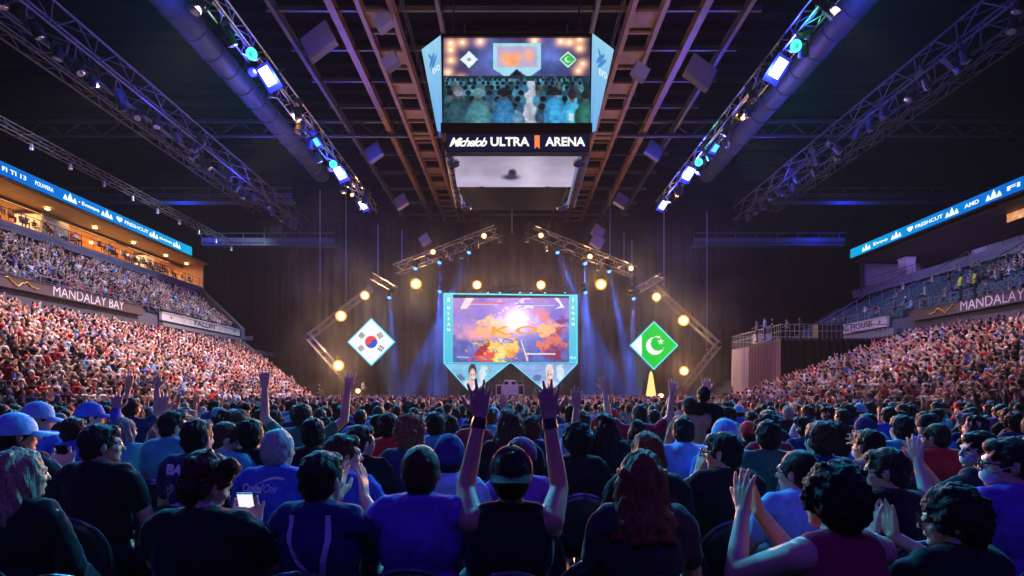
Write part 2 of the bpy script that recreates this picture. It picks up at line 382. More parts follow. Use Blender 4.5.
# ---- LED ribbons
def ribbon(sgn, ratio0, ratio1, y0, y1, x, label):
    root = empty('led_ribbon', (sgn*x, (y0+y1)/2, HC+ratio0*x), label=label, cat='LED display'); h = (ratio1-ratio0)*x; c = (y0+y1)/2
    W, H = 300, 8; p = Paint(W, H); g = p.x if sgn < 0 else 1-p.x
    n = fbm(W, H, 2, 5, 20)
    col = np.stack([.001+0*g, .075+.30*g**2.2+.08*n, .58+.2*g], -1)
    if sgn < 0: col[..., 1] += .22*np.clip(.22-g, 0, 1)*4
    p.c = col
    s_ = -sgn*.16
    a, bb = (y0-c, y1-c) if sgn < 0 else (y1-c, y0-c)
    p.panel('display_panel', (s_, a, h), (s_, bb, h), (s_, a, 0), (s_, bb, 0), M_SCREEN, root)
    b = MB(); b.box((sgn*.1, 0, h/2), (.4, y1-y0+.2, h+.1)); b.build('housing', M['fixture'], root)
    fr = lambda y: ((-sgn*.19, y-c, h*.48), (0, 1 if sgn < 0 else -1, 0), (0, 0, 1))
    def tree_logo(y):
        d = 1 if sgn < 0 else -1
        b = MB()
        for dy, dz, w, hh in ((-.36, .16, .36, .42), (0, .16, .46, .62), (.36, .16, .36, .42)):
            q = lambda u, v: (-sgn*.19, y-c+(dy+u)*1.5*d, v*h/.85)
            b.poly([q(-w/2, dz), q(w/2, dz), q(w/2*.55, dz+hh*.55), q(0, dz+hh), q(-w/2*.55, dz+hh*.55)])
        b.build('emblem', E['ledtext'], root)
    return root, fr, tree_logo
root, fr, lg = ribbon(-1, .4244, .4505, 30, 70.5, 38, 'bright blue LED ribbon board with white logos above the warm lounge, left side')
for px in (68, 105, 152, 175): lg(38*F/(VX-px))
for px, s, w in ((42, 'POUWERA', 1.9), (12, 'FI TI 13', 2.2), (87, '• Evowave', 2.6), (131, '♥ FRESHCUT', 5.0), (164, 'ooo', 2.4)):
    put_text('lettering', s, .46, E['ledtext'], root, fr(38*F/(VX-px)), wide=w*1.0, bold=.012)
root, fr, lg = ribbon(1, .3985, .4245, 30, 67.5, 38, 'bright blue LED ribbon board with white logos above the dark right concourse')
for px in (868, 898, 954, 996): lg(38*F/(px-VX))
for px, s, w in ((882, 'Evoo', 2.4), (926, '♥ FRESHCUT', 4.8), (974, 'AMD', 1.6), (1016, 'FI', 1.2)):
    put_text('lettering', s, .46, E['ledtext'], root, fr(38*F/(px-VX)), wide=w, bold=.012)
# small lit television in the right concourse
b = MB(); b.box((0, 0, 0), (.15, 1.9, 1.1)); o = b.build('wall_television', M['fixture'], loc=(45, 52.6, 17.3)); tag(o, 'small orange lit television in the right concourse, by the frame edge', 'television')
p = Paint(24, 14); n = fbm(24, 14, 3, 3); p.c = np.stack([.6+.4*n, .2+.5*n*n, .1+.3*n**3], -1); p.panel('screen', (-.1, .9, .5), (-.1, -.9, .5), (-.1, .9, -.5), (-.1, -.9, -.5), M_SCREEN, o)
o.location = (41.5, 49.5, 16.3)

# ---- crowd barriers along the foot of each stand
root = empty('crowd_barrier', (-15.6, 19, 0), label='x', cat='barrier'); L = 2.3
b = MB(); b.path([(0, -L/2, .12), (0, -L/2, 1.12), (0, L/2, 1.12), (0, L/2, .12), (0, -L/2, .12)], .022); b.build('frame', M['yellow'], root)
b = MB()
for y in np.arange(-L/2+.12, L/2, .155): b.tube((0, y, .12), (0, y, 1.12), .013, 5)
b.build('bar', M['yellow'], root)
for y in (-L/2+.3, L/2-.3):
    b = MB(); b.tube((-.3, y, .02), (.3, y, .02), .02); b.tube((0, y, .02), (0, y, .14), .02); b.build('foot', M['yellow'], root)
proto = root; first = True
for sgn in (-1, 1):
    for k in range(13):
        o = proto if first else copy_tree(proto); first = False
        o.location = (sgn*15.55, 18.6+k*2.38, 0)
        tag(o, 'yellow steel crowd barrier between the floor seats and the %s stand' % ('left' if sgn < 0 else 'right'), 'barrier', 'yellow barriers below the %s stand' % ('left' if sgn < 0 else 'right'))

# ---- camera riser with drapes at the right
root = empty('camera_platform', (24, 50, 0), label='raised crew platform hung with grey, brown and black drapes by the right stand', cat='platform')
def drape(x0, y0, x1, y1, z0, z1, m, nm, amp=.14, wl=.55):
    b = MB(); d = Vector((x1-x0, y1-y0, 0)); L = d.length; n = int(L/wl*8); nrm = Vector((d.y, -d.x, 0)).normalized(); vs = []
    for i in range(n+1):
        t = i/n
        for z, a in ((z1, .4), (z0*.4+z1*.6, .8), (z0, 1.2)):
            q = Vector((x0, y0, z))+d*t+nrm*(amp*a*math.sin(t*L/wl*2*math.pi+math.sin(t*9)*1.2)); vs.append(q-Vector((24, 50, 0)))
    fs = []
    for i in range(n):
        for j in range(2): fs.append((i*3+j, i*3+j+1, i*3+3+j+1, i*3+3+j))
    b.add(vs, fs); return b.build(nm, m, root, smooth=True)
b = MB(); b.box((0, 0, 5.5), (8, 10, .2)); b.build('deck', M['fixture'], root)
b = MB()
for x in (-3.8, 0, 3.8):
    for y in (-4.8, 0, 4.8): b.tube((x, y, 0), (x, y, 5.5), .07)
b.build('scaffold', M['steel'], root)
drape(20, 55, 20, 51, .6, 5.5, M['curtain'], 'grey_drape'); drape(20, 51, 20, 45, 1.0, 5.5, M['bdrape'], 'brown_drape')
drape(20, 45, 28, 45, 2.2, 5.5, M['drape'], 'black_drape')
b = MB()
for (xa, ya, xb, yb) in ((20, 55, 20, 45), (20, 45, 28, 45), (20, 55, 28, 55)):
    for z in (6.65, 6.15): b.tube((xa-24, ya-50, z), (xb-24, yb-50, z), .035)
    L = math.hypot(xb-xa, yb-ya)
    for t in np.linspace(0, 1, int(L/.33)): b.tube((xa-24+(xb-xa)*t, ya-50+(yb-ya)*t, 5.6), (xa-24+(xb-xa)*t, ya-50+(yb-ya)*t, 6.65), .02, 5)
b.build('guard_rail', M['rail'], root)
for (px, Y, s, lab) in ((762, 50, .8, 'white equipment case on the crew platform'), (828, 46, 1.2, 'large dark equipment rack on the crew platform')):
    q = P(px, 330, Y); b = MB(); w = s; b.box((0, 0, w/2), (w*1.5, .7, w))
    for t in (-1, 1): b.box((t*w*.77, 0, w/2), (.05, .74, w)); b.box((0, t*.36, w*.98), (w*1.5, .05, .05))
    b.box((0, -.36, w*.5), (w*1.1, .04, .06)); tag(b.build('equipment_case', M['white'] if s < 1 else M['fixture'], loc=(q.x, Y, 5.6)), lab, 'case')
# blue-lit steps at far right of the floor
b = MB()
for k in range(5): b.box((17.5+k*.9, 57, .15+k*.3), (.9, 5, .3+k*.6))
tag(b.build('access_steps', M['duct']), 'low blue-lit steps at the foot of the grey drapes', 'steps')

# ================================================================ roof structure
def beam(name, pts_, w, h, m, label, cat='beam', grp=None):
    a, c = Vector(pts_[0]), Vector(pts_[1]); mid = (a+c)/2; b = MB(); d = (c-a); u, v, _ = basis(d)
    if abs(d.z) < .01*d.length: v = Vector((0, 0, 1)); u = d.normalized().cross(v)
    for s in (-1, 1): b.prism([a-mid+u*(-w/2)+v*(s*h/2-.03), a-mid+u*(w/2)+v*(s*h/2-.03), a-mid+u*(w/2)+v*(s*h/2+.03), a-mid+u*(-w/2)+v*(s*h/2+.03)], d)
    b.prism([a-mid+u*(-.03)-v*h/2, a-mid+u*.03-v*h/2, a-mid+u*.03+v*h/2, a-mid-u*.03+v*h/2], d)
    o = b.build(name, m, loc=mid); return tag(o, label, cat, grp)
ZG = 23.
for x, w, m_, lb in ((-10.1, .42, 'brown', 'rust-brown steel roof beam running to the stage, left of the video cube'), (10.6, .42, 'brown', 'rust-brown steel roof beam running to the stage, right of the video cube'),
                     (-13.4, .25, 'steel', 'thin grey roof beam left of the rust-brown beam'), (13.0, .25, 'steel', 'thin grey roof beam right of the rust-brown beam'),
                     (-4.2, .22, 'steel', 'thin grey roof beam passing over the left side of the video cube'), (4.6, .22, 'steel', 'thin grey roof beam passing over the right side of the video cube')):
    beam('roof_beam', ((x, 20, ZG), (x, 74, ZG)), w, .5, M[m_], lb)
for k, y in enumerate((33.9, 37.8, 41.6, 45.4, 54.4, 59.0, 63.7, 68.5, 73)):
    beam('roof_purlin', ((-14, y, ZG+.2), (14, y, ZG+.2)), .16, .22, M['steel'], 'thin crosswise roof purlin, %s counted from the camera' % ('first second third fourth fifth sixth seventh eighth ninth'.split()[k]), 'beam', 'crosswise purlins under the roof')
b = MB()
for z in (ZG-.5, ZG+.7): b.tube((-48, 49, z), (48, 49, z), .16, 8)
for k, x in enumerate(np.arange(-48, 48, 1.6)): b.tube((x, 49, ZG-.5 if k % 2 else ZG+.7), (x+1.6, 49, ZG+.7 if k % 2 else ZG-.5), .05)
tag(b.build('roof_truss', M['steel']), 'big dark roof truss crossing the whole hall behind the video cube', 'truss')
for x0, x1, y, z, lb in ((-50, -22, 60, 20.6, 'dark blue-lit crosswise gantry high on the left'), (26, 50, 60, 20.6, 'dark blue-lit crosswise gantry high on the right'), (-33, -19, 64, 17.2, 'lower blue-lit crosswise gantry behind the left truss'), (19, 35, 64, 17.2, 'lower blue-lit crosswise gantry behind the right truss')):
    b = MB(); b.box(((x0+x1)/2, y, z), (x1-x0, 1.2, .2)); b.box(((x0+x1)/2, y-.6, z+.45), (x1-x0, .06, .5))
    for x in np.arange(x0, x1, 2.2): b.tube((x, y-.6, z), (x, y-.6, z+1.2), .04)
    b.tube((x0, y-.6, z+1.2), (x1, y-.6, z+1.2), .05); tag(b.build('lighting_gantry', M['duct']), lb, 'gantry')
# catwalks either side of the cube
for sgn, lb in ((-1, 'left'), (1, 'right')):
    root = empty('roof_catwalk', (sgn*7.4, 50, ZG-.6), label='rust-brown ladder-like catwalk hanging %s of the video cube' % lb, cat='catwalk')
    for dx in (-.95, .75):
        b = MB(); b.box((dx, 0, 0), (.26, 58, .4)); b.box((dx, 0, .22), (.4, 58, .05)); b.build('side_rail', M['brown'], root)
    b = MB(); b.box((-.1, 0, .02), (1.7, .16, .16)); me_ = b.mesh('rung', [M['brown']])
    for y in np.arange(-28.5, 29, 1.9): link('rung', me_, root, (0, y, 0))
    b = MB(); b.box((-.1, 0, .12), (1.5, 1.3, .05)); me_ = b.mesh('deck_panel', [M['brown']])
    for y in np.arange(-27.5, 12, 3.8): link('deck_panel', me_, root, (0, y, 0))
    b = MB()
    for dx in (-1.3, 1.15):
        for z in (.7, 1.15): b.tube((dx, -29, z), (dx, 29, z), .035, 5)
        for y in np.arange(-28.5, 29, 1.9): b.tube((dx, y, 0), (dx, y, 1.15), .025, 5)
    b.build('guard_rail', M['steel'], root)
# box trusses
def truss_mb(a, c, w=.5, r=.035, bay=.6, rl=.018):
    a = Vector(a); c = Vector(c); d = c-a; L = d.length; u, v, dn = basis(d); b = MB(); n = max(2, int(L/bay))
    cs = [(u*sx+v*sz)*(w/2) for sx, sz in ((-1, -1), (1, -1), (1, 1), (-1, 1))]
    for q in cs: b.tube(a+q, c+q, r, 5)
    for k in range(n):
        p0 = a+d*(k/n); p1 = a+d*((k+1)/n)
        for i in range(4):
            q0, q1 = cs[i], cs[(i+1) % 4]
            if k % 2: q0, q1 = q1, q0
            b.tube(p0+q0, p1+q1, rl, 4, caps=False)
    return b
def truss(a, c, m, label, w=.5, name='hanging_truss', grp=None, **kw):
    a = Vector(a); c = Vector(c); mid = (a+c)/2
    return tag(truss_mb(a-mid, c-mid, w, **kw).build(name, m, loc=mid), label, 'truss', grp)
truss((-13.4, 18, 19), (-13.4, 57, 19), M['alu'], 'long light-hung truss running forward, just left of the brown roof beam', .7, r=.05, bay=1.1, rl=.03)
truss((13.9, 18, 19), (13.6, 56, 19), M['alu'], 'long light-hung truss running forward, just right of the brown roof beam', .7, r=.05, bay=1.1, rl=.03)
truss((-23, 18, 20), (-23.4, 66, 20), M['steel'], 'outer left truss crowded with fixtures, running toward the stage', 1.3, r=.07, bay=1.6, rl=.04)
truss((23.6, 18, 20), (23.3, 62, 20), M['steel'], 'outer right truss crowded with fixtures, running toward the stage', 1.3, r=.07, bay=1.6, rl=.04)
truss((-26.5, 18, 20.5), (-26.5, 62, 20.5), M['steel'], 'dark blue-tinged truss outside the outer left truss', .8, r=.06, bay=1.6, rl=.035)
truss((26.6, 18, 20.5), (26.6, 62, 20.5), M['steel'], 'dark blue-tinged truss outside the outer right truss', .8, r=.06, bay=1.6, rl=.035)
truss((-30, 30, 17.3), (-30, 64, 17.3), M['steel'], 'far left slim truss with a row of small pale lamps above the ribbon board', .5, r=.04, bay=1.2, rl=.025)
# ducts
for sgn in (-1, 1):
    b = MB(); x = sgn*18.6
    b.tube((0, -16, 0), (0, 22, 0), .75, 14)
    for y in np.arange(-16, 22.1, 2.1): b.torus((0, y, 0), .77, .05, (0, 1, 0), 14, 5)
    tag(b.build('hanging_duct', M['duct'], smooth=True, loc=(x, 36, 22.6)), 'round blue-lit air duct high on the %s between the two trusses' % ('left' if sgn < 0 else 'right'), 'duct')
# drop rods and cables
for k, (px, y0, y1, Y) in enumerate(((320, 190, 290, 60), (378, 225, 275, 60), (402, 230, 262, 60), (610, 190, 255, 60), (624, 232, 275, 60), (707, 212, 350, 60), (664, 200, 285, 60), (346, 170, 300, 62), (632, 240, 285, 62), (512, 205, 232, 58))):
    a, c = P(px, y0, Y), P(px, y1, Y); b = MB(); b.tube((0, 0, 0), a-c, .035, 5); b.ball((0, 0, 0), .09, 6, 4)
    tag(b.build('hoist_chain', M['rail'], loc=c), 'thin vertical hoist chain hanging above the stage rig', 'chain', 'hoist chains above the stage')
# hanging speakers
SPK = [((319, 42), 33, 1.75, 'big grey flat speaker panel hanging at upper left, largest on the left', -1), ((374, 153), 46, 1.25, 'mid-size dark speaker panel left of the video cube banner', -1), ((401, 202), 56, 1.2, 'pale blue speaker panel hanging low left of the video cube', -1),
       ((700, 73), 35, 1.7, 'big grey flat speaker panel hanging at upper right, largest on the right', 1), ((654, 151), 46, 1.25, 'mid-size blue-lit speaker panel right of the video cube banner', 1), ((621, 201), 56, 1.2, 'pale blue speaker panel hanging low right of the video cube', 1),
       ((384, 22), 33, 1.0, 'narrow dark speaker hung on the left catwalk near the top', -1), ((640, 72), 34, .9, 'small grey panel hung on the right catwalk', 1), ((391, 62), 34, .9, 'small dark panel hung on the left catwalk', -1),
       ((425, 240), 60, 1.0, 'small blue-grey speaker panel above the left stage truss', -1), ((598, 232), 60, 1.2, 'small grey speaker panel above the right stage truss, upper one', 1), ((597, 242), 58, 1.2, 'small grey speaker panel above the right stage truss, lower one', 1)]
for (px, py), Y, s, lb, sg in SPK:
    q = P(px, py, Y); root = empty('hanging_speaker', q, (R(-14), R(30)*sg, R(12)*sg), label=lb, cat='speaker')
    b = MB(); b.box((0, 0, 0), (s, .35, s)); b.box((0, .22, 0), (s*.8, .12, s*.8)); b.build('cabinet', M['speaker'], root)
    b = MB(); b.box((0, -.19, 0), (s*.92, .03, s*.92)); b.build('grille', M['speaker'], root)
    b = MB(); b.tube((-s/2, 0, 0), (-s/2, .2, s*.75), .03, 5); b.tube((s/2, 0, 0), (s/2, .2, s*.75), .03, 5); b.tube((-s/2, .2, s*.75), (s/2, .2, s*.75), .03, 5); b.build('yoke', M['fixture'], root)

# ================================================================ video cube
YC = 28.; k = YC/F
CU = empty('video_cube', P(516.5, 133, YC), label='large hanging video cube with crowd picture and ULTRA ARENA banner', cat='video screen')
o_ = Vector(CU.location)
def C(px, py, Y=YC): return P(px, py, Y)-o_
W, H = 230, 150
p = Paint(W, H); n = fbm(W, H, 5, 21); n2 = fbm(W, H, 14, 5)
p.c = np.stack([.02+.10*n, .02+.05*n, .06+.14*n], -1)
p.add(np.exp(-((p.x-.33)/.14)**2-((p.y-.25)/.25)**2)*.5*n, (.1, .4, 1.3)); p.add(np.exp(-((p.x-.72)/.12)**2-((p.y-.32)/.25)**2)*.6*n, (.1, .4, 1.3))
for x, y in ((.05, .06), (.13, .05), (.05, .14), (.05, .26), (.03, .4), (.12, .48), (.25, .04), (.62, .03), (.8, .04), (.93, .12), (.95, .3), (.92, .38), (.86, .05), (.93, .02)):
    p.add(np.exp(-((p.x-x)**2+((p.y-y)*.66)**2)/.0012), (1.2, .6, .25)); p.add(np.exp(-((p.x-x)**2+((p.y-y)*.66)**2)/.0001), (1, .9, .6))
p.poly([(.34, .06), (.665, .06), (.665, .36), (.58, .46), (.5, .36), (.43, .46), (.34, .36)], (.35, .72, .85)); p.rect(.365, .1, .64, .34, (.55, .42, .62))
for x, y, rx, ry in ((.43, .24, .045, .07), (.5, .22, .05, .04), (.58, .2, .03, .07), (.46, .3, .05, .04)): p.blob(x, y, rx, ry, (1, .42, .2), .6, (n2-.5)*1.4)
p.poly([(.5, .37), (.56, .47), (.44, .47)], (.01, .01, .03))
for cx, cc in ((.175, (.85, .92, 1)), (.85, (.03, .55, .1))):
    p.poly([(cx, .15), (cx+.06, .25), (cx, .35), (cx-.06, .25)], (.6, .95, .9)); p.poly([(cx, .17), (cx+.048, .25), (cx, .33), (cx-.048, .25)], cc)
p.blob(.85, .25, .022, .033, (.9, 1, .9)); p.blob(.857, .245, .018, .027, (.03, .55, .1)); p.blob(.175, .25, .014, .02, (.4, .3, .5))
p.mix((p.y > .44)*1., (.012, .05, .07)); p.poly([(.575, .5), (.62, .5), (.68, 1), (.5, 1)], (.62, .70, .85)); p.mix(((p.y > .5) & (n2 > .56) & (p.x > .5) & (p.x < .68))*.4, (.2, .3, .45))
rg = np.random.default_rng(3)
for r in range(9):
    y = .46+.02*r+.006*r*r; s = .011+.0048*r
    for i in range(int(.95/(s*2.3))):
        x = .02+i*s*2.3+rg.random()*s*.8
        if .56-.004*r*r/3 < x < .62+.006*r: continue
        cc = [(.04, .16, .22), (.06, .25, .42), (.02, .06, .08), (.1, .4, .5), (.03, .1, .2)][rg.integers(5)]
        p.blob(x, y+s*3.2, s*1.25, s*2.4, cc, .3); p.blob(x, y, s*.62, s*1.05, (.012, .015, .02) if rg.random() < .8 else (.12, .14, .17), .3)
for x, y, s, cc, hc in ((.1, .62, .06, (.02, .07, .10), (.25, .25, .3)), (.24, .64, .062, (.06, .22, .27), (.15, .3, .36)), (.41, .63, .056, (.03, .17, .36), (.02, .015, .02)), (.51, .82, .03, (.12, .25, .38), (.03, .1, .2)), (.76, .62, .05, (.04, .3, .62), (.02, .02, .03)), (.88, .66, .055, (.06, .42, .78), (.03, .02, .03)), (.97, .66, .05, (.02, .12, .10), (.02, .02, .02))):
    p.blob(x, y+s*6.2, s*1.5, s*5.0, cc, .12, (n2-.5)*.25); p.blob(x+s*.15, y+s*6.4, s*.8, s*4.2, [min(1, q*1.7) for q in cc], .9, (n2-.5)*.8); p.blob(x, y+s*.9, s*.3, s*.7, (.16, .12, .12), .2); p.blob(x, y, s*.56, s*1.0, hc, .15)
p.rect(.855, .88, .885, .96, (.85, .9, .95)); n4 = fbm(W, H, 34, 2, 1); lit = np.clip((n2*.6+n4*.4)*1.8-.2, .45, 1.7); p.c *= np.where(p.y > .45, lit*1.15, .8+.4*n2)[..., None]
p.panel('main_screen', C(443.5, 38), C(590, 38), C(443.5, 124), C(590, 124), M_SCREEN, CU)
b = MB(); c0, c1 = C(441, 35), C(592, 134); b.box(((c0.x+c1.x)/2, .45, (c0.z+c1.z)/2), (c1.x-c0.x, .8, c0.z-c1.z))
for (x0, y0, x1, y1) in ((441, 35, 592, 38), (441, 124, 592, 134)):
    a, c = C(x0, y0), C(x1, y1); b.box(((a.x+c.x)/2, 0, (a.z+c.z)/2), (c.x-a.x, .25, a.z-c.z))
b.build('frame', M['fixture'], CU)
for sg, pts in ((-1, ((440.8, 35), (421.5, 49.5), (437.3, 131), (442.3, 133))), (1, ((592.2, 33), (614, 49.5), (595.6, 131), (590.5, 133)))):
    q = [C(pts[0][0], pts[0][1]), C(pts[1][0], pts[1][1], YC*1.045), C(pts[2][0], pts[2][1], YC*1.01), C(pts[3][0], pts[3][1])]
    p = Paint(30, 90); n = fbm(30, 90, 3, 8); p.c = np.stack([.24+.12*n-.14*p.y, .58+.1*n-.20*p.y, .80+.1*n], -1)
    if sg < 0: tl, tr, bl, br = q[1], q[0], q[2], q[3]; cx = .5
    else: tl, tr, bl, br = q[0], q[1], q[3], q[2]; cx = .45
    for (x, y, rx, ry, a) in ((.45, .20, .2, .035, -.3), (.55, .24, .22, .03, -.3), (.4, .16, .12, .025, .4)): p.blob(x, y, rx, ry, (.06, .25, .6), .4, None, a)
    p.panel('corner_screen', tl, tr, bl, br, M_SCREEN, CU)
    d_ = Vector((0, .06, 0)); b = MB(); b.prism([tl+d_, tr+d_, br+d_, bl+d_], (0, .5, 0)); b.build('corner_housing', M['fixture'], CU)
    up = (tl-bl).normalized(); rt = (tr-tl).normalized(); off = Vector((0, -.05, 0))
    put_text('lettering', 'EVO', .42, E['white'], CU, (tl+(tr-tl)*.5+(bl-tl)*.34+off, rt, up), wide=.62, bold=.01)
# banner
a, c = C(446.5, 134), C(589.5, 152.5); b = MB(); b.box(((a.x+c.x)/2, .2, (a.z+c.z)/2), (c.x-a.x, .5, a.z-c.z)); b.build('banner_housing', M['fixture'], CU)
b = MB(); b.poly([(a.x+.05, -.07, c.z+.04), (c.x-.05, -.07, c.z+.04), (c.x-.05, -.07, a.z-.04), (a.x+.05, -.07, a.z-.04)]); b.build('banner', E['navy'], CU)
zc = C(0, 143).z
put_text('lettering', 'ULTRA', .56, E['ledwhite'], CU, ((C(509.5, 0).x, -.1, zc), (1, 0, 0), (0, 0, 1)), wide=39*k, bold=.02)
put_text('lettering', 'ARENA', .56, E['ledwhite'], CU, ((C(565, 0).x, -.1, zc), (1, 0, 0), (0, 0, 1)), wide=40*k, bold=.02)
put_text('script_lettering', 'Michelob', .56, E['ledwhite'], CU, ((C(467.5, 0).x, -.1, zc-.02), (1, .0, 0), (0, 0, 1)), wide=38*k, bold=.016, shear=.45, spacing=.85)
b = MB(); x = C(537, 0).x; b.poly([(x-.12, -.1, zc+.32), (x+.12, -.1, zc+.32), (x+.12, -.1, zc-.32), (x, -.1, zc-.2), (x-.12, -.1, zc-.32)]); b.build('ribbon_emblem', E['ledorange'], CU)
# underside screen leaning back, and dark belly
p = Paint(90, 40); n = fbm(90, 40, 4, 31); p.c = np.stack([.34+.25*n, .29+.22*n, .44+.24*n], -1); p.c *= (.7+.45*p.y)[..., None]; p.c += (np.exp(-((p.x-.62)/.1)**2)*.12)[..., None]
p.blob(.48, .55, .035, .12, (.03, .03, .06), .5); p.blob(.47, .68, .07, .09, (.05, .05, .09), .8); p.add(-np.exp(-((p.x-.68)/.2)**2-((p.y-.6)/.08)**2)*.2, (1, 1, 1))
p.panel('lower_screen', C(452, 154, YC+.3), C(579, 154, YC+.3), C(457, 187, YC+3.5), C(571, 187, YC+3.5), M_SCREEN, CU)
b = MB(); pts = []
for i in range(25):
    t = -1+i/12; e = abs(t)**7
    pts.append(C(514.5+56*t, 186-2.5*math.cos(t*3)-1.5*e+ (4 if abs(t) > .97 else 0), YC+3.4))
bot = [C(514.5+44*(-1+i/12), 210, YC+7.5) for i in range(25)]
b.add(pts+bot, [(i, i+1, 26+i, 25+i) for i in range(24)])
b.add([q+Vector((0, .3, .3)) for q in pts+bot], [(i, i+1, 26+i, 25+i) for i in range(24)]); b.build('belly_panel', M['black'], CU)
for sg in (-1, 1):
    xa = 449.5 if sg < 0 else 585.5; xb = 459 if sg < 0 else 571
    a, c = C(xa, 154, YC+.2), C(xb, 205, YC+8); truss_mb(a, c, .35, .03, .45).build('side_truss', M['alu'], CU)
    b = MB(); u = Vector((sg*.14, 0, 0)); b.add([a-u*2, a-u, c-u, c-u*2], [(0, 1, 2, 3)]); b.build('led_strip', E['ledstrip'], CU)
    for xx, yy, Y in ((454 if sg < 0 else 579, 157, YC+1), (466 if sg < 0 else 562, 203, YC+7)):
        q = C(xx, yy, Y); b = MB(); b.tube(q, q+Vector((0, -.1, -.35)), .22, 8, .3); b.torus(q+Vector((0, -.1, -.35)), .28, .05, (0, .2, 1), 10, 5); b.build('cube_lamp', M['chrome'], CU)
for x in (-3, 3):
    for y in (.6, 7): b = MB(); b.tube((x, y, 2), (x, y, 9.4), .04, 5); b.build('suspension_cable', M['steel'], CU)
# ================================================================ the stage
YS = 60.
b = MB(); b.box((0, 64, .55), (26, 9, 1.1)); b.box((0, 59.4, .3), (14, .8, .6)); tag(struct(b.build('stage_platform', M['black'])), 'dark stage platform under the big screen', 'stage')
def curtain(x0, y0, x1, y1, z0, z1, m, label, amp=.25, wl=1.2, name='stage_curtain'):
    b = MB(); d = Vector((x1-x0, y1-y0, 0)); L = d.length; n = int(L/wl*6); nn = Vector((d.y, -d.x, 0)).normalized(); c = Vector(((x0+x1)/2, (y0+y1)/2, z0)); vs = []
    for i in range(n+1):
        t = i/n
        for z in (z0, z1): vs.append(Vector((x0, y0, z))+d*t+nn*(amp*math.sin(t*L/wl*6.283+math.sin(i*.37)))-c)
    b.add(vs, [(2*i, 2*i+1, 2*i+3, 2*i+2) for i in range(n)]); return tag(b.build(name, m, smooth=True, loc=c), label, 'curtain')
curtain(-26, 72, 26, 72, 0, 22, M['drape'], 'tall black curtain closing the hall behind the stage')
curtain(-40, 79, -26, 72, 0, 22, M['drape'], 'dark curtain angled off left of the stage backdrop')
curtain(26, 72, 40, 79, 0, 22, M['drape'], 'dark curtain angled off right of the stage backdrop')

ST = empty('stage_screen', P(511, 363, YS), label='huge lit stage video wall showing a fighting game knockout', cat='video screen'); so = Vector(ST.location)
def S(px, py, d=0.): return P(px, py, YS)-so+Vector((0, d, 0))
W, H = 220, 124; p = Paint(W, H); n = fbm(W, H, 4, 41, 2); n2 = fbm(W, H, 10, 17, 2); n3 = fbm(W, H, 22, 9, 1)
p.c = np.stack([.16+.45*n*(1-p.y), .16+.16*n, .62+.25*n2], -1)
p.mix(np.clip((p.y-.52)*6, 0, 1)*.85, (.10, .13, .50)); p.c += ((n2-.5)*.35*(p.y > .5))[..., None]*np.array((.6, .6, 1.2))
p.mix(np.clip(.9-np.abs(p.y-.44)/.12+n-.6, 0, 1)*.5, (.75, .35, .75))
p.mix(np.clip(1.15-np.sqrt(((p.x-.2)/.2)**2+((p.y-.56)/.13)**2)+n2-.5, 0, 1), (1, .42, .5))
for x, y, rx, ry, cc, a in ((.38, .5, .16, .12, (1, .50, .18), .2), (.36, .38, .10, .09, (1, .62, .35), -.4), (.30, .86, .10, .15, (.86, .10, .06), .2), (.46, .84, .11, .13, (.95, .38, .05), -.3), (.36, .76, .17, .08, (1, .66, .15), .1), (.42, .9, .05, .1, (.95, .8, .25), 0), (.25, .8, .05, .1, (.45, .03, .06), .3),
                            (.80, .32, .05, .12, (.85, .25, .32), -.3), (.86, .42, .09, .06, (.95, .45, .35), .5), (.88, .55, .10, .06, (.40, .08, .22), -.5), (.84, .7, .10, .12, (.85, .22, .15), .4), (.87, .84, .06, .1, (.30, .04, .12), 0), (.77, .5, .08, .08, (1, .55, .25), 0), (.93, .36, .05, .05, (.25, .08, .3), .2)):
    p.blob(x, y, rx, ry, cc, .5, (n3-.5)*2.6+(n2-.5)*1.2, a)
p.add(np.exp(-((p.x-.55)**2+((p.y-.33)*.6)**2)/.006)*1.6, (1, .75, .85)); p.add(np.exp(-((p.x-.55)**2+((p.y-.33)*.6)**2)/.03)*.6*(n3+.4), (1, .6, .75))
p.add((n3 > .62)*np.exp(-((p.x-.55)**2+((p.y-.2)*.6)**2)/.02), (1, .8, .8)); p.add((n3 > .66)*np.exp(-((p.x-.36)**2+((p.y-.75)*.6)**2)/.02)*.7, (1, .9, .3))
p.rect(.12, .075, .45, .10, (.85, .2, .25)); p.rect(.55, .085, .88, .11, (.25, .35, .75)); p.rect(.12, .10, .4, .108, (.9, .8, .85)); p.rect(.6, .11, .88, .118, (.8, .8, .95))
p.poly([(.14, -.1), (.19, -.02), (.12, .17), (.06, .17)], (.95, .8, .85)); p.poly([(.86, -.02), (.9, -.02), (.96, .15), (.88, .17), (.93, .12)], (.95, .95, 1))
p.poly([(.58, .66), (.59, .66), (.65, .98), (.635, .98)], (.85, .75, .9)); p.rect(.64, .865, .88, .885, (.75, .85, .9))
p.panel('game_picture', S(453, 298, -.06), S(569, 298, -.06), S(453, 362, -.06), S(569, 362, -.06), M_SCREEN, ST)
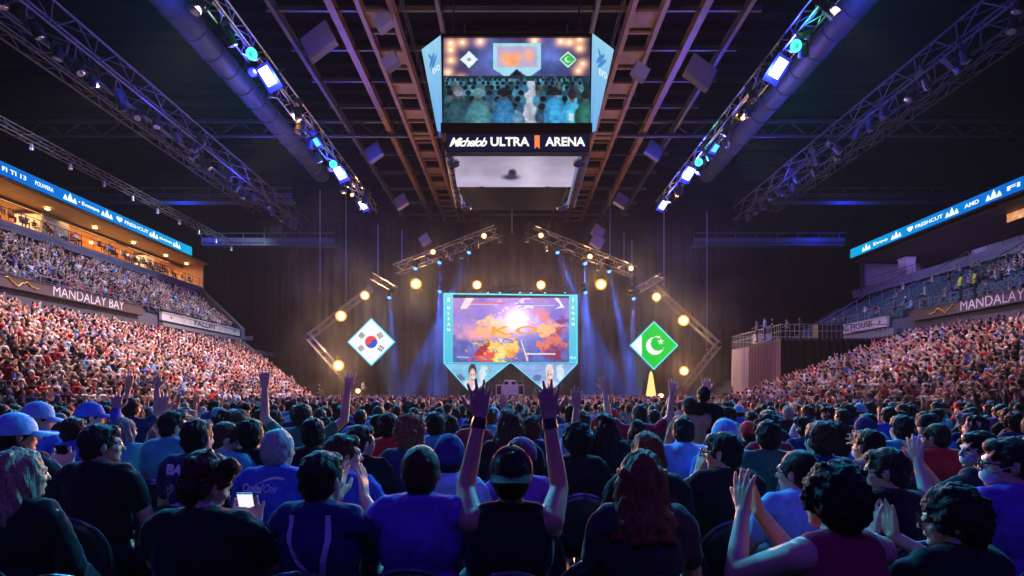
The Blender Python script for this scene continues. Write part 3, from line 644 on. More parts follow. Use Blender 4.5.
# whole wall outline with the two drooping triangles
b = MB()
for poly in (((444, 293.5), (577, 295.5), (577, 363.5), (444, 363.5)), ((444.5, 363.5), (509, 363.5), (471.5, 393.5)), ((512.5, 363.5), (577, 363.5), (548.5, 393.5))):
    b.prism([S(x, y, .35) for x, y in poly], (0, .5, 0))
b.build('housing', M['fixture'], ST)
p = Paint(16, 70)
p.c = np.stack([.06+.10*(1-p.y), .62+.12*(1-p.y)-.05*p.y, .80+.05*p.y], -1)
for a, c in (((444.5, 294), (453, 294)), ((569, 295.5), (576.8, 295.5))): p.panel('side_strip', S(*a, -.05), S(*c, -.05), S(a[0], 362.5, -.05), S(c[0], 362.5, -.05), M_SCREEN, ST)
b = MB()
for a, c, w in (((444, 293.7), (577, 295.6), .14), ((444, 293.7), (444.2, 363.5), .12), ((577, 295.6), (577, 363.5), .12), ((444.2, 363), (577, 363), .10), ((444.4, 363.5), (471.5, 393.5), .10), ((577, 363.5), (548.5, 393.5), .10), ((509, 363.5), (471.5, 393.5), .08), ((512.5, 363.5), (548.5, 393.5), .08)):
    b.tube(S(*a, -.08), S(*c, -.08), w/2, 4)
b.build('edge_light', E['cyanedge'], ST)
b = MB(); b.ball((0, 0, 0), (.001, .001, .001), 3, 2)
def face_cam(name, x0, x1, xm, sx, bg, hair, skin):
    W, H = 120, 56; p = Paint(W, H); n = fbm(W, H, 3, 77); p.c = np.ones((H, W, 3))*np.array(bg)*(.85+.3*n)[..., None]
    u = lambda px: (px-x0)/(x1-x0)
    c_ = u(sx); nn = fbm(W, H, 9, 7)
    p.blob(c_, 1.05, .20, .48, (.80, .80, .88), .15, (nn-.5)*.8); p.blob(c_-.02, .66, .035, .2, skin, .2); p.blob(c_+.17, .35, .05, .3, (.75, .85, .95), .3, (nn-.5)*2); p.blob(c_-.19, .45, .06, .10, (.12, .2, .4), .3, (nn-.5)*2.2)
    p.blob(c_, .25, .062, .26, hair, .2); p.blob(c_, .40, .048, .24, skin, .25); p.blob(c_+.012, .42, .022, .2, [min(1, q*1.25) for q in skin], .8)
    for k in (-1, 1): p.blob(c_+k*.019, .36, .010, .03, (.12, .08, .1), .6)
    p.blob(c_, .54, .02, .025, (.45, .15, .15), .6); p.c *= (.8+.4*nn)[..., None]
    p.panel(name, S(x0, 364, -.04), S(x1, 364, -.04), S(x0, 393.5, -.04), S(x1, 393.5, -.04), M_SCREEN, ST, clip=lambda x, y: (x > (xm-x0)/(x1-x0)*y+.005) & (x < 1-(x1-xm)/(x1-x0)*y-.005))
face_cam('player_picture', 444.5, 509, 471.5, 472.5, (.22, .58, .85), (.04, .03, .05), (.80, .55, .50))
face_cam('player_picture', 512.5, 577, 548.5, 549.5, (.28, .45, .85), (.85, .78, .80), (.85, .55, .50))
fr = lambda px, py, d=-.12: (S(px, py, d), (1, 0, 0), (0, 0, 1))
put_text('knockout_lettering', 'K.O.', 1.15, emis('orange_letters', (1, .42, .08), 1.0), ST, (S(517, 331, -.12), (1, 0, .02), (.12, 0, 1)), wide=5.2, bold=.03)
put_text('score_lettering', '0', .55, E['ledtext'], ST, fr(448.8, 300), bold=.02); put_text('score_lettering', '1', .55, E['ledtext'], ST, fr(573, 300), bold=.02)
put_text('small_lettering', 'EVO 2023', .22, E['ledtext'], ST, fr(463, 357.5), wide=1.1); put_text('small_lettering', 'R4', .4, E['ledtext'], ST, fr(573, 358), wide=.5)
for x, s in ((448.8, 'ULSAN'), (573, 'KHAN')):
    for i, ch in enumerate(s): put_text('side_lettering', ch, .42, E['ledtext'], ST, fr(x, 308+i*5.5), bold=.01)

# diamonds
def diamond(px, py, r, label):
    root = empty('diamond_screen', P(px, py, 58), label=label, cat='video screen'); k = 58/F; q = r*k
    D = lambda x, z, d=0.: Vector((x*q, d, z*q))
    sq = lambda s, d=0.: [D(0, s, d), D(s, 0, d), D(0, -s, d), D(-s, 0, d)]
    b = MB(); b.prism(sq(1., .12), (0, .35, 0)); b.build('housing', M['fixture'], root)
    return root, D, sq
root, D, sq = diamond(371.3, 342, 24, 'white diamond-shaped screen with red and blue disc and four bar symbols, left of stage')
b = MB(); b.poly(sq(1.0, 0)); b.build('edge_light', E['cyanedge'], root)
b = MB(); b.poly(sq(.93, -.03)); b.build('picture', E['white'], root)
def disc(c, r, d, a0=0, a1=2*math.pi, n=24): return [D(c[0]+r*math.cos(a0+(a1-a0)*i/n), c[1]+r*math.sin(a0+(a1-a0)*i/n), d) for i in range(n+(0 if a1-a0 > 6.2 else 1))]
a = R(-8); 
b = MB(); b.poly(disc((0, 0), .255, -.05, a, a+math.pi)); c_ = Vector((-.1275*math.cos(a), -.1275*math.sin(a)))
b.poly(disc((-.1275*math.cos(a), -.1275*math.sin(a)), .1275, -.062, 0, 2*math.pi)); b.build('red_emblem', E['red'], root)
b = MB(); b.poly(disc((0, 0), .255, -.05, a+math.pi, a+2*math.pi)); b.poly(disc((.1275*math.cos(a), .1275*math.sin(a)), .1275, -.066, 0, 2*math.pi)); b.build('blue_emblem', E['flagblue'], root)
b = MB()
for cx, cz, ang, br in ((-.40, .27, 55, (0, 0, 0)), (.37, .27, -55, (1, 0, 1)), (-.42, -.26, -55, (0, 1, 0)), (.40, -.27, 55, (1, 1, 1))):
    A = R(ang); ux, uz = math.cos(A), math.sin(A)
    for j in (-1, 0, 1):
        ox, oz = cx-uz*.075*j, cz+ux*.075*j
        for s0, s1 in (((-.11, -.012), (.012, .11)) if br[j+1] else ((-.11, .11),)):
            w = .022; b.poly([D(ox+ux*s0-uz*w, oz+uz*s0+ux*w, -.05), D(ox+ux*s0+uz*w, oz+uz*s0-ux*w, -.05), D(ox+ux*s1+uz*w, oz+uz*s1-ux*w, -.05), D(ox+ux*s1-uz*w, oz+uz*s1+ux*w, -.05)])
b.build('bar_emblem', E['dark'], root)
root, D, sq = diamond(654, 345.5, 24.5, 'green diamond-shaped screen with white crescent and star, right of stage')
b = MB(); b.poly(sq(1.0, 0)); b.build('edge_light', E['cyanedge'], root)
t = .93; x = -.50; h = t+x
b = MB(); b.poly([D(x, h, -.03), D(0, t, -.03), D(t, 0, -.03), D(0, -t, -.03), D(x, -h, -.03)]); b.build('green_field', E['green2'], root)
b = MB(); b.poly([D(x, h, -.03), D(x, -h, -.03), D(-t, 0, -.03)]); b.build('white_field', E['white'], root)
b = MB(); o1 = []; n = 30; cA = (.03, -.02); rA = .36; cB = (.16, .08); rB = .30
for i in range(n+1):
    q = R(62+i*(360-80)/n*1.0); o1.append((cA[0]+rA*math.cos(q), cA[1]+rA*math.sin(q)))
i1 = [(cB[0]+rB*math.cos(R(62+8+i*(360-96)/n)), cB[1]+rB*math.sin(R(62+8+i*(360-96)/n))) for i in range(n+1)]
b.add([D(*q, -.05) for q in o1]+[D(*q, -.05) for q in i1], [(i, i+1, n+2+i, n+1+i) for i in range(n)])
st = []
for i in range(10):
    q = R(20+36*i); rr = .14 if i % 2 == 0 else .055; st.append(D(.27+rr*math.cos(q), .16+rr*math.sin(q), -.05))
b.poly(st); b.build('crescent_emblem', E['white'], root)

# commentator booth, trophy
root = empty('caster_desk', P(510, 398, 57.5), label='white desk with two framed side cabinets standing on stage below the screen', cat='desk'); root.location.z = 1.0
b = MB(); b.box((0, 0, .75), (1.5, .6, .9)); b.prism([(-.75, -.3, 1.2), (.75, -.3, 1.2), (.5, -.2, 1.75), (-.5, -.2, 1.75)], (0, .4, 0)); b.build('cabinet', M['white'], root)
for s in (-1, 1):
    b = MB(); b.box((s*.35, -.26, 1.45), (.4, .06, .3)); b.build('monitor', M['lens'], root)
    b = MB(); b.box((s*1.05, 0, .75), (.62, .5, 1.1)); b.build('side_cabinet', M['white'], root)
    b = MB(); b.box((s*1.05, -.27, .8), (.42, .06, .8)); b.build('side_screen', M['lens'], root)
    b = MB(); b.ball((s*.98, 0, 1.5), (.2, .2, .22), 10, 7); b.tube((s*.98, 0, 1.25), (s*.98, 0, 1.35), .08); b.build('headrest', M['fixture'], root)
q = P(651, 398, 54); root = empty('trophy_tower', (q.x, 54, 0.), label='tall tapering golden lit tower standing right of the stage', cat='sculpture')
b = MB(); b.tube((0, 0, .0), (0, 0, 1.0), .75, 4, .7); b.build('base', M['white'], root)
b = MB(); b.tube((0, 0, 1.0), (0, 0, 3.2), .5, 4, .16); b.tube((0, 0, 3.2), (0, 0, 3.5), .16, 4, .02)
for z in (1.4, 1.9, 2.4, 2.9): b.box((0, 0, z), (.62-.155*(z-1.), .62-.155*(z-1.), .05))
b.build('spire', E['gold'], root)

# rig trusses over the stage
TA, TB = P(396, 270, 57), P(497, 231, 55)
truss(TA, TB, M['alu'], 'sloping box truss with warm and blue lamps over the left half of the stage', .9, r=.05, bay=.9, rl=.03)
TC, TD = P(533, 232, 55), P(634, 272, 57)
truss(TC, TD, M['alu'], 'sloping box truss with warm and blue lamps over the right half of the stage', .9, r=.05, bay=.9, rl=.03)
wing = [P(372, 288, 57.5), P(309, 337, 57.5), P(352, 386, 57.5)]
root = empty('wing_truss', wing[1], label='arrow-shaped truss pointing outward left of the white diamond screen', cat='truss')
for a, c in ((0, 1), (1, 2)): truss_mb(wing[a]-wing[1], wing[c]-wing[1], .55, .045, .7, .028).build('truss_arm', M['alu'], root)
wing = [P(655, 288, 57.5), P(718, 345, 57.5), P(684, 388, 57.5)]
root = empty('wing_truss', wing[1], label='arrow-shaped truss pointing outward right of the green diamond screen', cat='truss')
for a, c in ((0, 1), (1, 2)): truss_mb(wing[a]-wing[1], wing[c]-wing[1], .55, .045, .7, .028).build('truss_arm', M['alu'], root)
for px, lb in ((384, 'short golden-lit truss of tangled fixtures left of the stage arch'), (650, 'short golden-lit truss of tangled fixtures right of the stage arch')):
    s = -1 if px < 500 else 1
    truss(P(px+s*12, 276, 57), P(px-s*12, 290, 57), M['alu'], lb, .6, r=.045, bay=.6, rl=.03)
for s, x0, x1 in ((-1, 465, 512), (1, 512, 560)):
    truss(P(x0, 288, 60.8), P(x1, 289, 60.8), M['steel'], 'thin dark truss directly above the stage screen, %s half' % ('left' if s < 0 else 'right'), .4, r=.04, bay=.7, rl=.025)

# ---- lamp fixtures
def lamp_proto():
    root = empty('hanging_stage_lamp', label='x', cat='stage light')
    b = MB(); b.tube((0, .3, 0), (0, -.05, 0), .2, 12, .34); b.torus((0, -.05, 0), .34, .035, (0, 1, 0), 14, 5); b.build('housing', M['fixture'], root)
    b = MB(); b.ball((0, -.06, 0), (.27, .05, .27), 12, 6); b.build('lens', E['warm'], root)
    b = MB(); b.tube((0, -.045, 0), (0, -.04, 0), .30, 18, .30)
    b.torus((0, -.05, 0), .40, .10, (0, 1, 0), 18, 6); b.build('halo_ring', E['amber'], root)  # glowing amber ring stands in for the halo round the lens
    b = MB(); b.path([(-.4, .1, 0), (-.4, .1, .5), (.4, .1, .5), (.4, .1, 0)], .03, 5); b.build('yoke', M['fixture'], root); return root
def head_proto(em, nm):
    root = empty(nm, label='x', cat='moving light')
    b = MB(); b.box((0, 0, .62), (.42, .34, .2)); b.tube((0, 0, .72), (0, 0, .9), .05); b.build('base', M['fixture'], root)
    b = MB(); b.box((-.24, 0, .33), (.06, .2, .5)); b.box((.24, 0, .33), (.06, .2, .5)); b.box((0, 0, .53), (.5, .2, .08)); b.build('yoke', M['fixture'], root)
    b = MB(); b.tube((0, 0, .25), (0, 0, -.2), .16, 12, .2); b.ball((0, 0, .25), (.17, .17, .1), 12, 6); h = b.build('head', M['fixture'], root)
    b = MB(); b.ball((0, 0, -.2), (.17, .17, .05), 12, 5); b.build('lens', em, h); return root
def bright(name, kind, loc, power, col, radius=.15, **kw):
    L = bpy.data.lights.new(name, kind); L.energy = power; L.color = col; L.shadow_soft_size = radius
    for k_, v in kw.items(): setattr(L, k_, v)
    o = bpy.data.objects.new(name, L); COL.objects.link(o); o.location = loc; return o
def aim(o, t): o.rotation_euler = (Vector(t)-Vector(o.location)).to_track_quat('-Z', 'Y').to_euler(); return o
WARM = (1, .55, .18)
blinders = [(484, 236, 55, .45), (433, 252, 56, .35), (416, 284, 57, 1.15), (365, 295.5, 57, 1.0), (341, 316, 57, 1.2), (338.5, 365.5, 57, 1.15), (477, 285, 57.5, 1.0), (541, 285, 57.5, 1.0), (601, 284.5, 57, 1.1), (656.5, 297, 57, .9), (683.5, 320.5, 57, 1.25), (684, 371, 57, .9), (541, 235.5, 55, .5), (590, 256.5, 56, .35), (631, 268.5, 57, .5), (358, 391, 57, .5), (661, 396, 53, .8)]
lb = ['warm lamp near the top of the left stage truss', 'small warm lamp midway on the left stage truss', 'bright warm lamp below the outer end of the left stage truss', 'warm lamp at the upper end of the left arrow truss', 'brightest warm lamp midway on the upper arm of the left arrow truss', 'bright warm lamp on the lower arm of the left arrow truss', 'bright warm lamp just above the stage screen, left one', 'bright warm lamp just above the stage screen, right one', 'bright warm lamp below the outer end of the right stage truss', 'warm lamp at the upper end of the right arrow truss', 'brightest warm lamp midway on the upper arm of the right arrow truss', 'warm lamp on the lower arm of the right arrow truss', 'warm lamp near the top of the right stage truss', 'small warm lamp midway on the right stage truss', 'warm lamp at the outer end of the right stage truss', 'small orange lamp near the floor below the left arrow truss', 'yellow lamp near the floor beside the golden tower']
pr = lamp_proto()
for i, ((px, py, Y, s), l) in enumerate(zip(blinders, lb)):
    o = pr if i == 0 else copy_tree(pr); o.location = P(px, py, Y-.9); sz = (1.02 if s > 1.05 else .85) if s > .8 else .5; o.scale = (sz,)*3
    o.rotation_euler = (0, 0, math.atan2(-o.location.x, Y)*.6); tag(o, l, 'stage light', 'warm lamps of the stage rig')
    bright('blinder_glow', 'POINT', P(px, py, Y-1.3), 650*s**2, WARM, .12)
blues = [(416, 267, 56.5), (440, 261, 56), (469.5, 251, 55.5), (557, 251, 55.5), (584.5, 262, 56), (608.5, 270, 56.5), (390, 296, 57), (440.5, 290, 58), (633, 297, 57), (585, 291, 58)]
pb = head_proto(E['blue'], 'stage_spotlight')
for i, (px, py, Y) in enumerate(blues):
    o = pb if i == 0 else copy_tree(pb); q = P(px, py, Y-.7); o.location = q; s = -1 if px < 512 else 1; o.scale = (1.1,)*3
    o.rotation_euler = (R(-35), R(-14*s), 0); side = 'left' if s < 0 else 'right'
    tag(o, ('blue beam light under the %s stage truss, ' % side + ['outermost', 'middle one', 'innermost'][(i if s < 0 else 5-i) % 3]) if i < 6 else 'small blue beam light %s of the %s top corner of the stage screen' % ('beside' if i % 2 else 'well outside', side), 'moving light', 'blue beam lights of the stage rig')
    tgt = {0: (-9, 60, 2), 1: (-7, 58, 2), 2: (-9, 57, 4), 3: (9, 57, 4), 4: (7, 58, 2), 5: (12, 60, 2), 6: (-11.5, 59, 2), 7: (-8, 59, 3), 8: (11.5, 59, 2), 9: (8, 59, 3)}[i]
    aim(bright('beam', 'SPOT', q+Vector((0, -.3, -.3)), 300000 if i < 6 else 150000, (.05, .18, 1), .1, spot_size=R(9), spot_blend=.6), tgt)
pw = head_proto(E['cyan'], 'hanging_wash_light')
for i, px in enumerate((488, 500, 520, 531, 545, 565)):
    o = pw if i == 0 else copy_tree(pw); o.location = P(px, 291.5, 59.6); o.scale = (.6,)*3; tag(o, 'tiny cyan lamp in the row along the top edge of the stage screen', 'moving light', 'cyan lamps above the stage screen')
pk = head_proto(M['chrome'], 'hanging_moving_light')
for i, (px, py, Y) in enumerate(((451, 258, 55), (461, 256, 55), (478, 246, 55), (500, 240, 55), (428, 263, 56), (547, 249, 55), (571, 257, 56), (598, 268, 56), (527, 240, 55))):
    o = pk if i == 0 else copy_tree(pk); o.location = P(px, py, Y); tag(o, 'unlit silver-faced moving light hanging between the lamps of the stage trusses', 'moving light', 'unlit moving lights on the stage trusses')
# white streak lamps flanking the top of the screen
for px, py, tx in ((403, 287, -6), (625, 287, 6)):
    q = P(px, py, 57); aim(bright('beam', 'SPOT', q, 30000, (.75, .85, 1), .08, spot_size=R(6), spot_blend=.5), (q.x+(3.2 if px < 512 else -3.2), 57, q.z-4))

# ---- roof lamps over the floor
FX = [((268, 76), 33.1, 'rect', 'big blue-white rectangular lamp on the left forward truss', .62), ((340, 173), 47.7, 'rect', 'second blue-white rectangular lamp further along the left forward truss', .62), ((363, 205), 56, 'rect', 'small blue-white lamp at the far end of the left forward truss', .5), ((317, 142), 42, 'rect', 'dim blue lamp between the two bright lamps of the left forward truss', .35),
      ((778, 68), 32.3, 'rect', 'big blue-white rectangular lamp on the right forward truss', .62), ((688.5, 173.5), 47.8, 'rect', 'second blue-white rectangular lamp further along the right forward truss', .62), ((663, 205), 56, 'rect', 'small blue-white lamp at the far end of the right forward truss', .5), ((715, 148), 42, 'rect', 'dim blue lamp between the two bright lamps of the right forward truss', .35)]
for i, ((px, py), Y, kd, l, s) in enumerate(FX):
    q = P(px, py, Y*.94); sg = 1 if px < 512 else -1; root = empty('hanging_flood_light', q, (R(-48), R(-12)*sg, R(-24)*sg), label=l, cat='flood light')
    b = MB(); b.box((0, .08, .12), (s*1.5, s*2.1, .28)); b.build('housing', M['fixture'], root)
    b = MB(); b.box((0, 0, -.05), (s*.95, s*1.4, .05)); b.build('lens', E['bluewhite'] if s > .4 else E['blue'], root)
    b = MB(); b.path([(-s*.85, 0, .1), (-s*.85, .1, .9), (s*.85, .1, .9), (s*.85, 0, .1)], .035, 5); b.build('yoke', M['fixture'], root)
    q2 = q+Vector((0, -.3, -.5))
    bright('flood_glow', 'POINT', q2, {.62: 2600, .5: 900, .35: 500}[s], (.02, .035, 1), .25)
for (px, py), Y, l in (((252, 54.5), 31, 'green ring lamp beside the big blue-white lamp on the left truss'), ((333.5, 164.5), 46, 'small green ring lamp beside the second lamp on the left truss'), ((795.5, 46.5), 30.5, 'green ring lamp beside the big blue-white lamp on the right truss'), ((698.5, 162.5), 46, 'small green ring lamp beside the second lamp on the right truss')):
    q = P(px, py, Y*.93); root = empty('hanging_ring_light', q, label=l, cat='stage light')
    b = MB(); b.torus((0, -.05, 0), .2, .075, (0, 1, .4), 16, 6); b.build('ring', E['green'], root)
    b = MB(); b.tube((0, .35, .15), (0, 0, 0), .22, 12, .26); b.build('housing', M['fixture'], root)
    bright('ring_glow', 'POINT', q+Vector((0, -.4, -.1)), 90, (.05, 1, .5), .15)
for (px, py), Y, l in (((298, 122), 38, 'small amber lamp on the left forward truss'), ((743, 118), 38, 'small amber lamp on the right forward truss'), ((352, 195), 53, 'faint amber lamp near the far end of the left forward truss'), ((677, 196), 53, 'faint amber lamp near the far end of the right forward truss')):
    q = P(px, py, Y); root = empty('hanging_lamp', q, label=l, cat='stage light'); b = MB(); b.tube((0, .3, .1), (0, 0, 0), .13, 10, .17); b.build('housing', M['fixture'], root)
    b = MB(); b.ball((0, -.02, 0), (.13, .05, .13), 10, 5); b.build('lens', E['tungsten'], root); bright('amber_glow', 'POINT', q+Vector((0, -.4, -.1)), 160, (1, .4, .1), .1)
# fixtures hanging along trusses
rg = random.Random(5); first = True; po = head_proto(M['chrome'], 'hanging_moving_light')
spots = [(-13.4, y, 18.1) for y in np.arange(24, 56, 2.3)]+[(13.8, y, 18.1) for y in np.arange(24, 55, 2.3)]+[(-23.2, y, 18.8) for y in np.arange(22, 66, 1.7)]+[(23.4, y, 18.8) for y in np.arange(22, 61, 1.7)]
for x, y, z in spots:
    o = po if first else copy_tree(po); first = False; o.location = (x+rg.uniform(-.5, .5), y+rg.uniform(-.4, .4), z+rg.uniform(-.1, .3)); o.scale = (1.3,)*3; o.rotation_euler = (R(rg.uniform(-45, 10)), R(rg.uniform(-30, 30)), rg.uniform(0, 6))
    w = ('left' if x < 0 else 'right'); i_ = abs(x) < 18
    tag(o, 'silver-faced moving light hung along the %s %s truss' % (w, 'forward' if i_ else 'outer'), 'moving light', 'moving lights along the %s %s truss' % (w, 'forward' if i_ else 'outer'))
first = True
for y in np.arange(34, 64, 3.3):
    if first:
        pl_ = empty('hanging_lamp', label='x', cat='lamp'); b = MB(); b.tube((0, 0, 0), (0, 0, .35), .12, 8, .08); b.build('housing', M['rail'], pl_); b = MB(); b.ball((0, 0, -.03), (.13, .13, .08), 8, 5); b.build('bulb', M['white'], pl_); o = pl_; first = False
    else: o = copy_tree(pl_)
    o.location = (-30, y, 16.7); tag(o, 'small pale lamp in the row under the far left slim truss', 'lamp', 'pale lamps under the far left truss')
# ================================================================ people
def blob(name, prims, voxel, mats, smooth=3, wob=None, paint=None):
    """one continuous skin grown around the given limbs and masses"""
    b = MB()
    for q in prims:
        if q[0] == 'e':
            rot = Euler(q[3]).to_matrix() if len(q) > 3 else None
            b.ball(q[1], q[2], 18, 12, rot)
        else:
            _, a, c, r1, r2 = q; b.tube(a, c, r1, 12, r2); b.ball(a, r1, 12, 8); b.ball(c, r2, 12, 8)
    me = b.mesh('tmp'); o = bpy.data.objects.new('tmp', me); COL.objects.link(o)
    m = o.modifiers.new('r', 'REMESH'); m.mode = 'VOXEL'; m.voxel_size = voxel
    m = o.modifiers.new('s', 'SMOOTH'); m.factor = .5; m.iterations = smooth
    ev = o.evaluated_get(bpy.context.evaluated_depsgraph_get()); out = bpy.data.meshes.new_from_object(ev)
    bpy.data.objects.remove(o); bpy.data.meshes.remove(me); out.name = name
    if wob:
        amp, fr = wob; n = len(out.vertices); co = np.empty(n*3); out.vertices.foreach_get('co', co); co = co.reshape(-1, 3)
        nn = np.empty(n*3); out.vertices.foreach_get('normal', nn); nn = nn.reshape(-1, 3)
        d = np.array([noise.noise(Vector((p[0]*fr[0], p[1]*fr[1], p[2]*fr[2])))+.45*noise.noise(Vector((p[0]*fr[0]*2.6, p[1]*fr[1]*2.6, p[2]*fr[2]*2.6))) for p in co])
        out.vertices.foreach_set('co', (co+nn*(d*amp)[:, None]).ravel()); out.update()
    out.materials.clear()
    for q in mats: out.materials.append(q)
    if paint:
        idx = [paint(p.center) for p in out.polygons]; out.polygons.foreach_set('material_index', idx)
    out.polygons.foreach_set('use_smooth', [True]*len(out.polygons)); return out

def hand(w, d, n, side, spread=.22, curl=.1, s=1.):
    """wrist w, finger direction d, palm normal n (the way the palm faces); thumb leaves the side of the palm"""
    w = Vector(w); d = Vector(d).normalized(); n = Vector(n); n = (n-d*n.dot(d)).normalized(); x = d.cross(n)*side; pr = []
    for i, (off, L, a) in enumerate(((-.033, .073, -1.2), (-.011, .082, -.35), (.011, .076, .4), (.032, .060, 1.3))):
        kx = w+x*(off*s)+d*(.088*s if i in (1, 2) else .08*s); pr.append(('c', w+x*(off*.55*s)+d*.01*s, kx, .0165*s, .0125*s))
        f = (d+x*(a*spread)).normalized(); p1 = kx+f*(L*.5*s)+n*(.02*curl*s); p2 = kx+f*(L*.95*s)+n*(.11*curl*s)
        pr += [('c', kx, p1, .0105*s, .0095*s), ('c', p1, p2, .0092*s, .0075*s)]
    t0 = w-x*(.022*s)+d*(.018*s)+n*.006; t1 = w-x*(.060*s)+d*(.052*s)+n*.02; t2 = w-x*(.078*s)+d*(.088*s)+n*.018
    pr += [('c', t0, t1, .016*s, .0125*s), ('c', t1, t2, .0115*s, .009*s)]; return pr

HC0 = Vector((0, .03, 1.175))
POSES = {   # side: (elbow, wrist, hand direction, palm normal)
    'down': {-1: ((-.22, .06, .76), (-.13, .28, .64), (.1, .9, -.2), (0, -.2, -1)), 1: ((.22, .06, .76), (.13, .28, .64), (-.1, .9, -.2), (0, -.2, -1))},
    'fold': {-1: ((-.25, .08, .78), (.02, .24, .80), (.9, .2, .1), (0, -1, 0)), 1: ((.25, .08, .78), (-.02, .26, .84), (-.9, .2, .1), (0, -1, 0))},
    'clap': {-1: ((-.25, .17, .90), (-.07, .33, 1.05), (.1, .15, 1), (1, 0, 0)), 1: ((.25, .17, .88), (.05, .35, 1.04), (-.15, .15, 1), (-1, 0, 0))},
    'up': {-1: ((-.195, .13, 1.11), (-.135, .2, 1.415), (-.02, .05, 1), (0, 1, 0)), 1: ((.205, .13, 1.11), (.165, .2, 1.41), (-.03, .05, 1), (0, 1, 0))},
    'wide': {-1: ((-.33, .06, 1.17), (-.36, .1, 1.44), (-.1, .1, 1), (0, 1, 0)), 1: ((.33, .06, 1.15), (.37, .1, 1.42), (.1, .1, 1), (0, 1, 0))},
    'leftup': {-1: ((-.24, .14, 1.09), (-.22, .18, 1.35), (0, .1, 1), (0, 1, 0)), 1: ((.24, .06, .76), (.13, .28, .64), (-.1, .9, -.2), (0, -.2, -1))},
    'rightup': {1: ((.24, .14, 1.09), (.24, .18, 1.35), (.0, .1, 1), (0, 1, 0)), -1: ((-.24, .06, .76), (-.13, .28, .64), (.1, .9, -.2), (0, -.2, -1))},
    'chin': {-1: ((-.22, .25, .83), (-.05, .22, 1.03), (.2, -.2, 1), (1, 0, 0)), 1: ((.24, .1, .78), (-.05, .25, .82), (-.9, .1, .1), (0, -1, 0))},
    'phone': {-1: ((-.23, .14, .84), (-.05, .32, .93), (.5, .3, 1), (0, -1, .2)), 1: ((.23, .12, .80), (.06, .32, .92), (-.1, .3, 1), (0, -1, .2))},
    'brow': {1: ((.28, .16, 1.02), (.10, .2, 1.2), (-.9, -.1, .2), (0, -1, -.2)), -1: ((-.24, .06, .76), (-.13, .28, .64), (.1, .9, -.2), (0, -.2, -1))},
    'highclap': {-1: ((-.27, .16, .90), (-.185, .27, 1.10), (.12, .15, 1), (1, .2, 0)), 1: ((.06, .27, .88), (-.07, .33, 1.08), (-.25, .2, 1), (-1, .2, 0))},
}
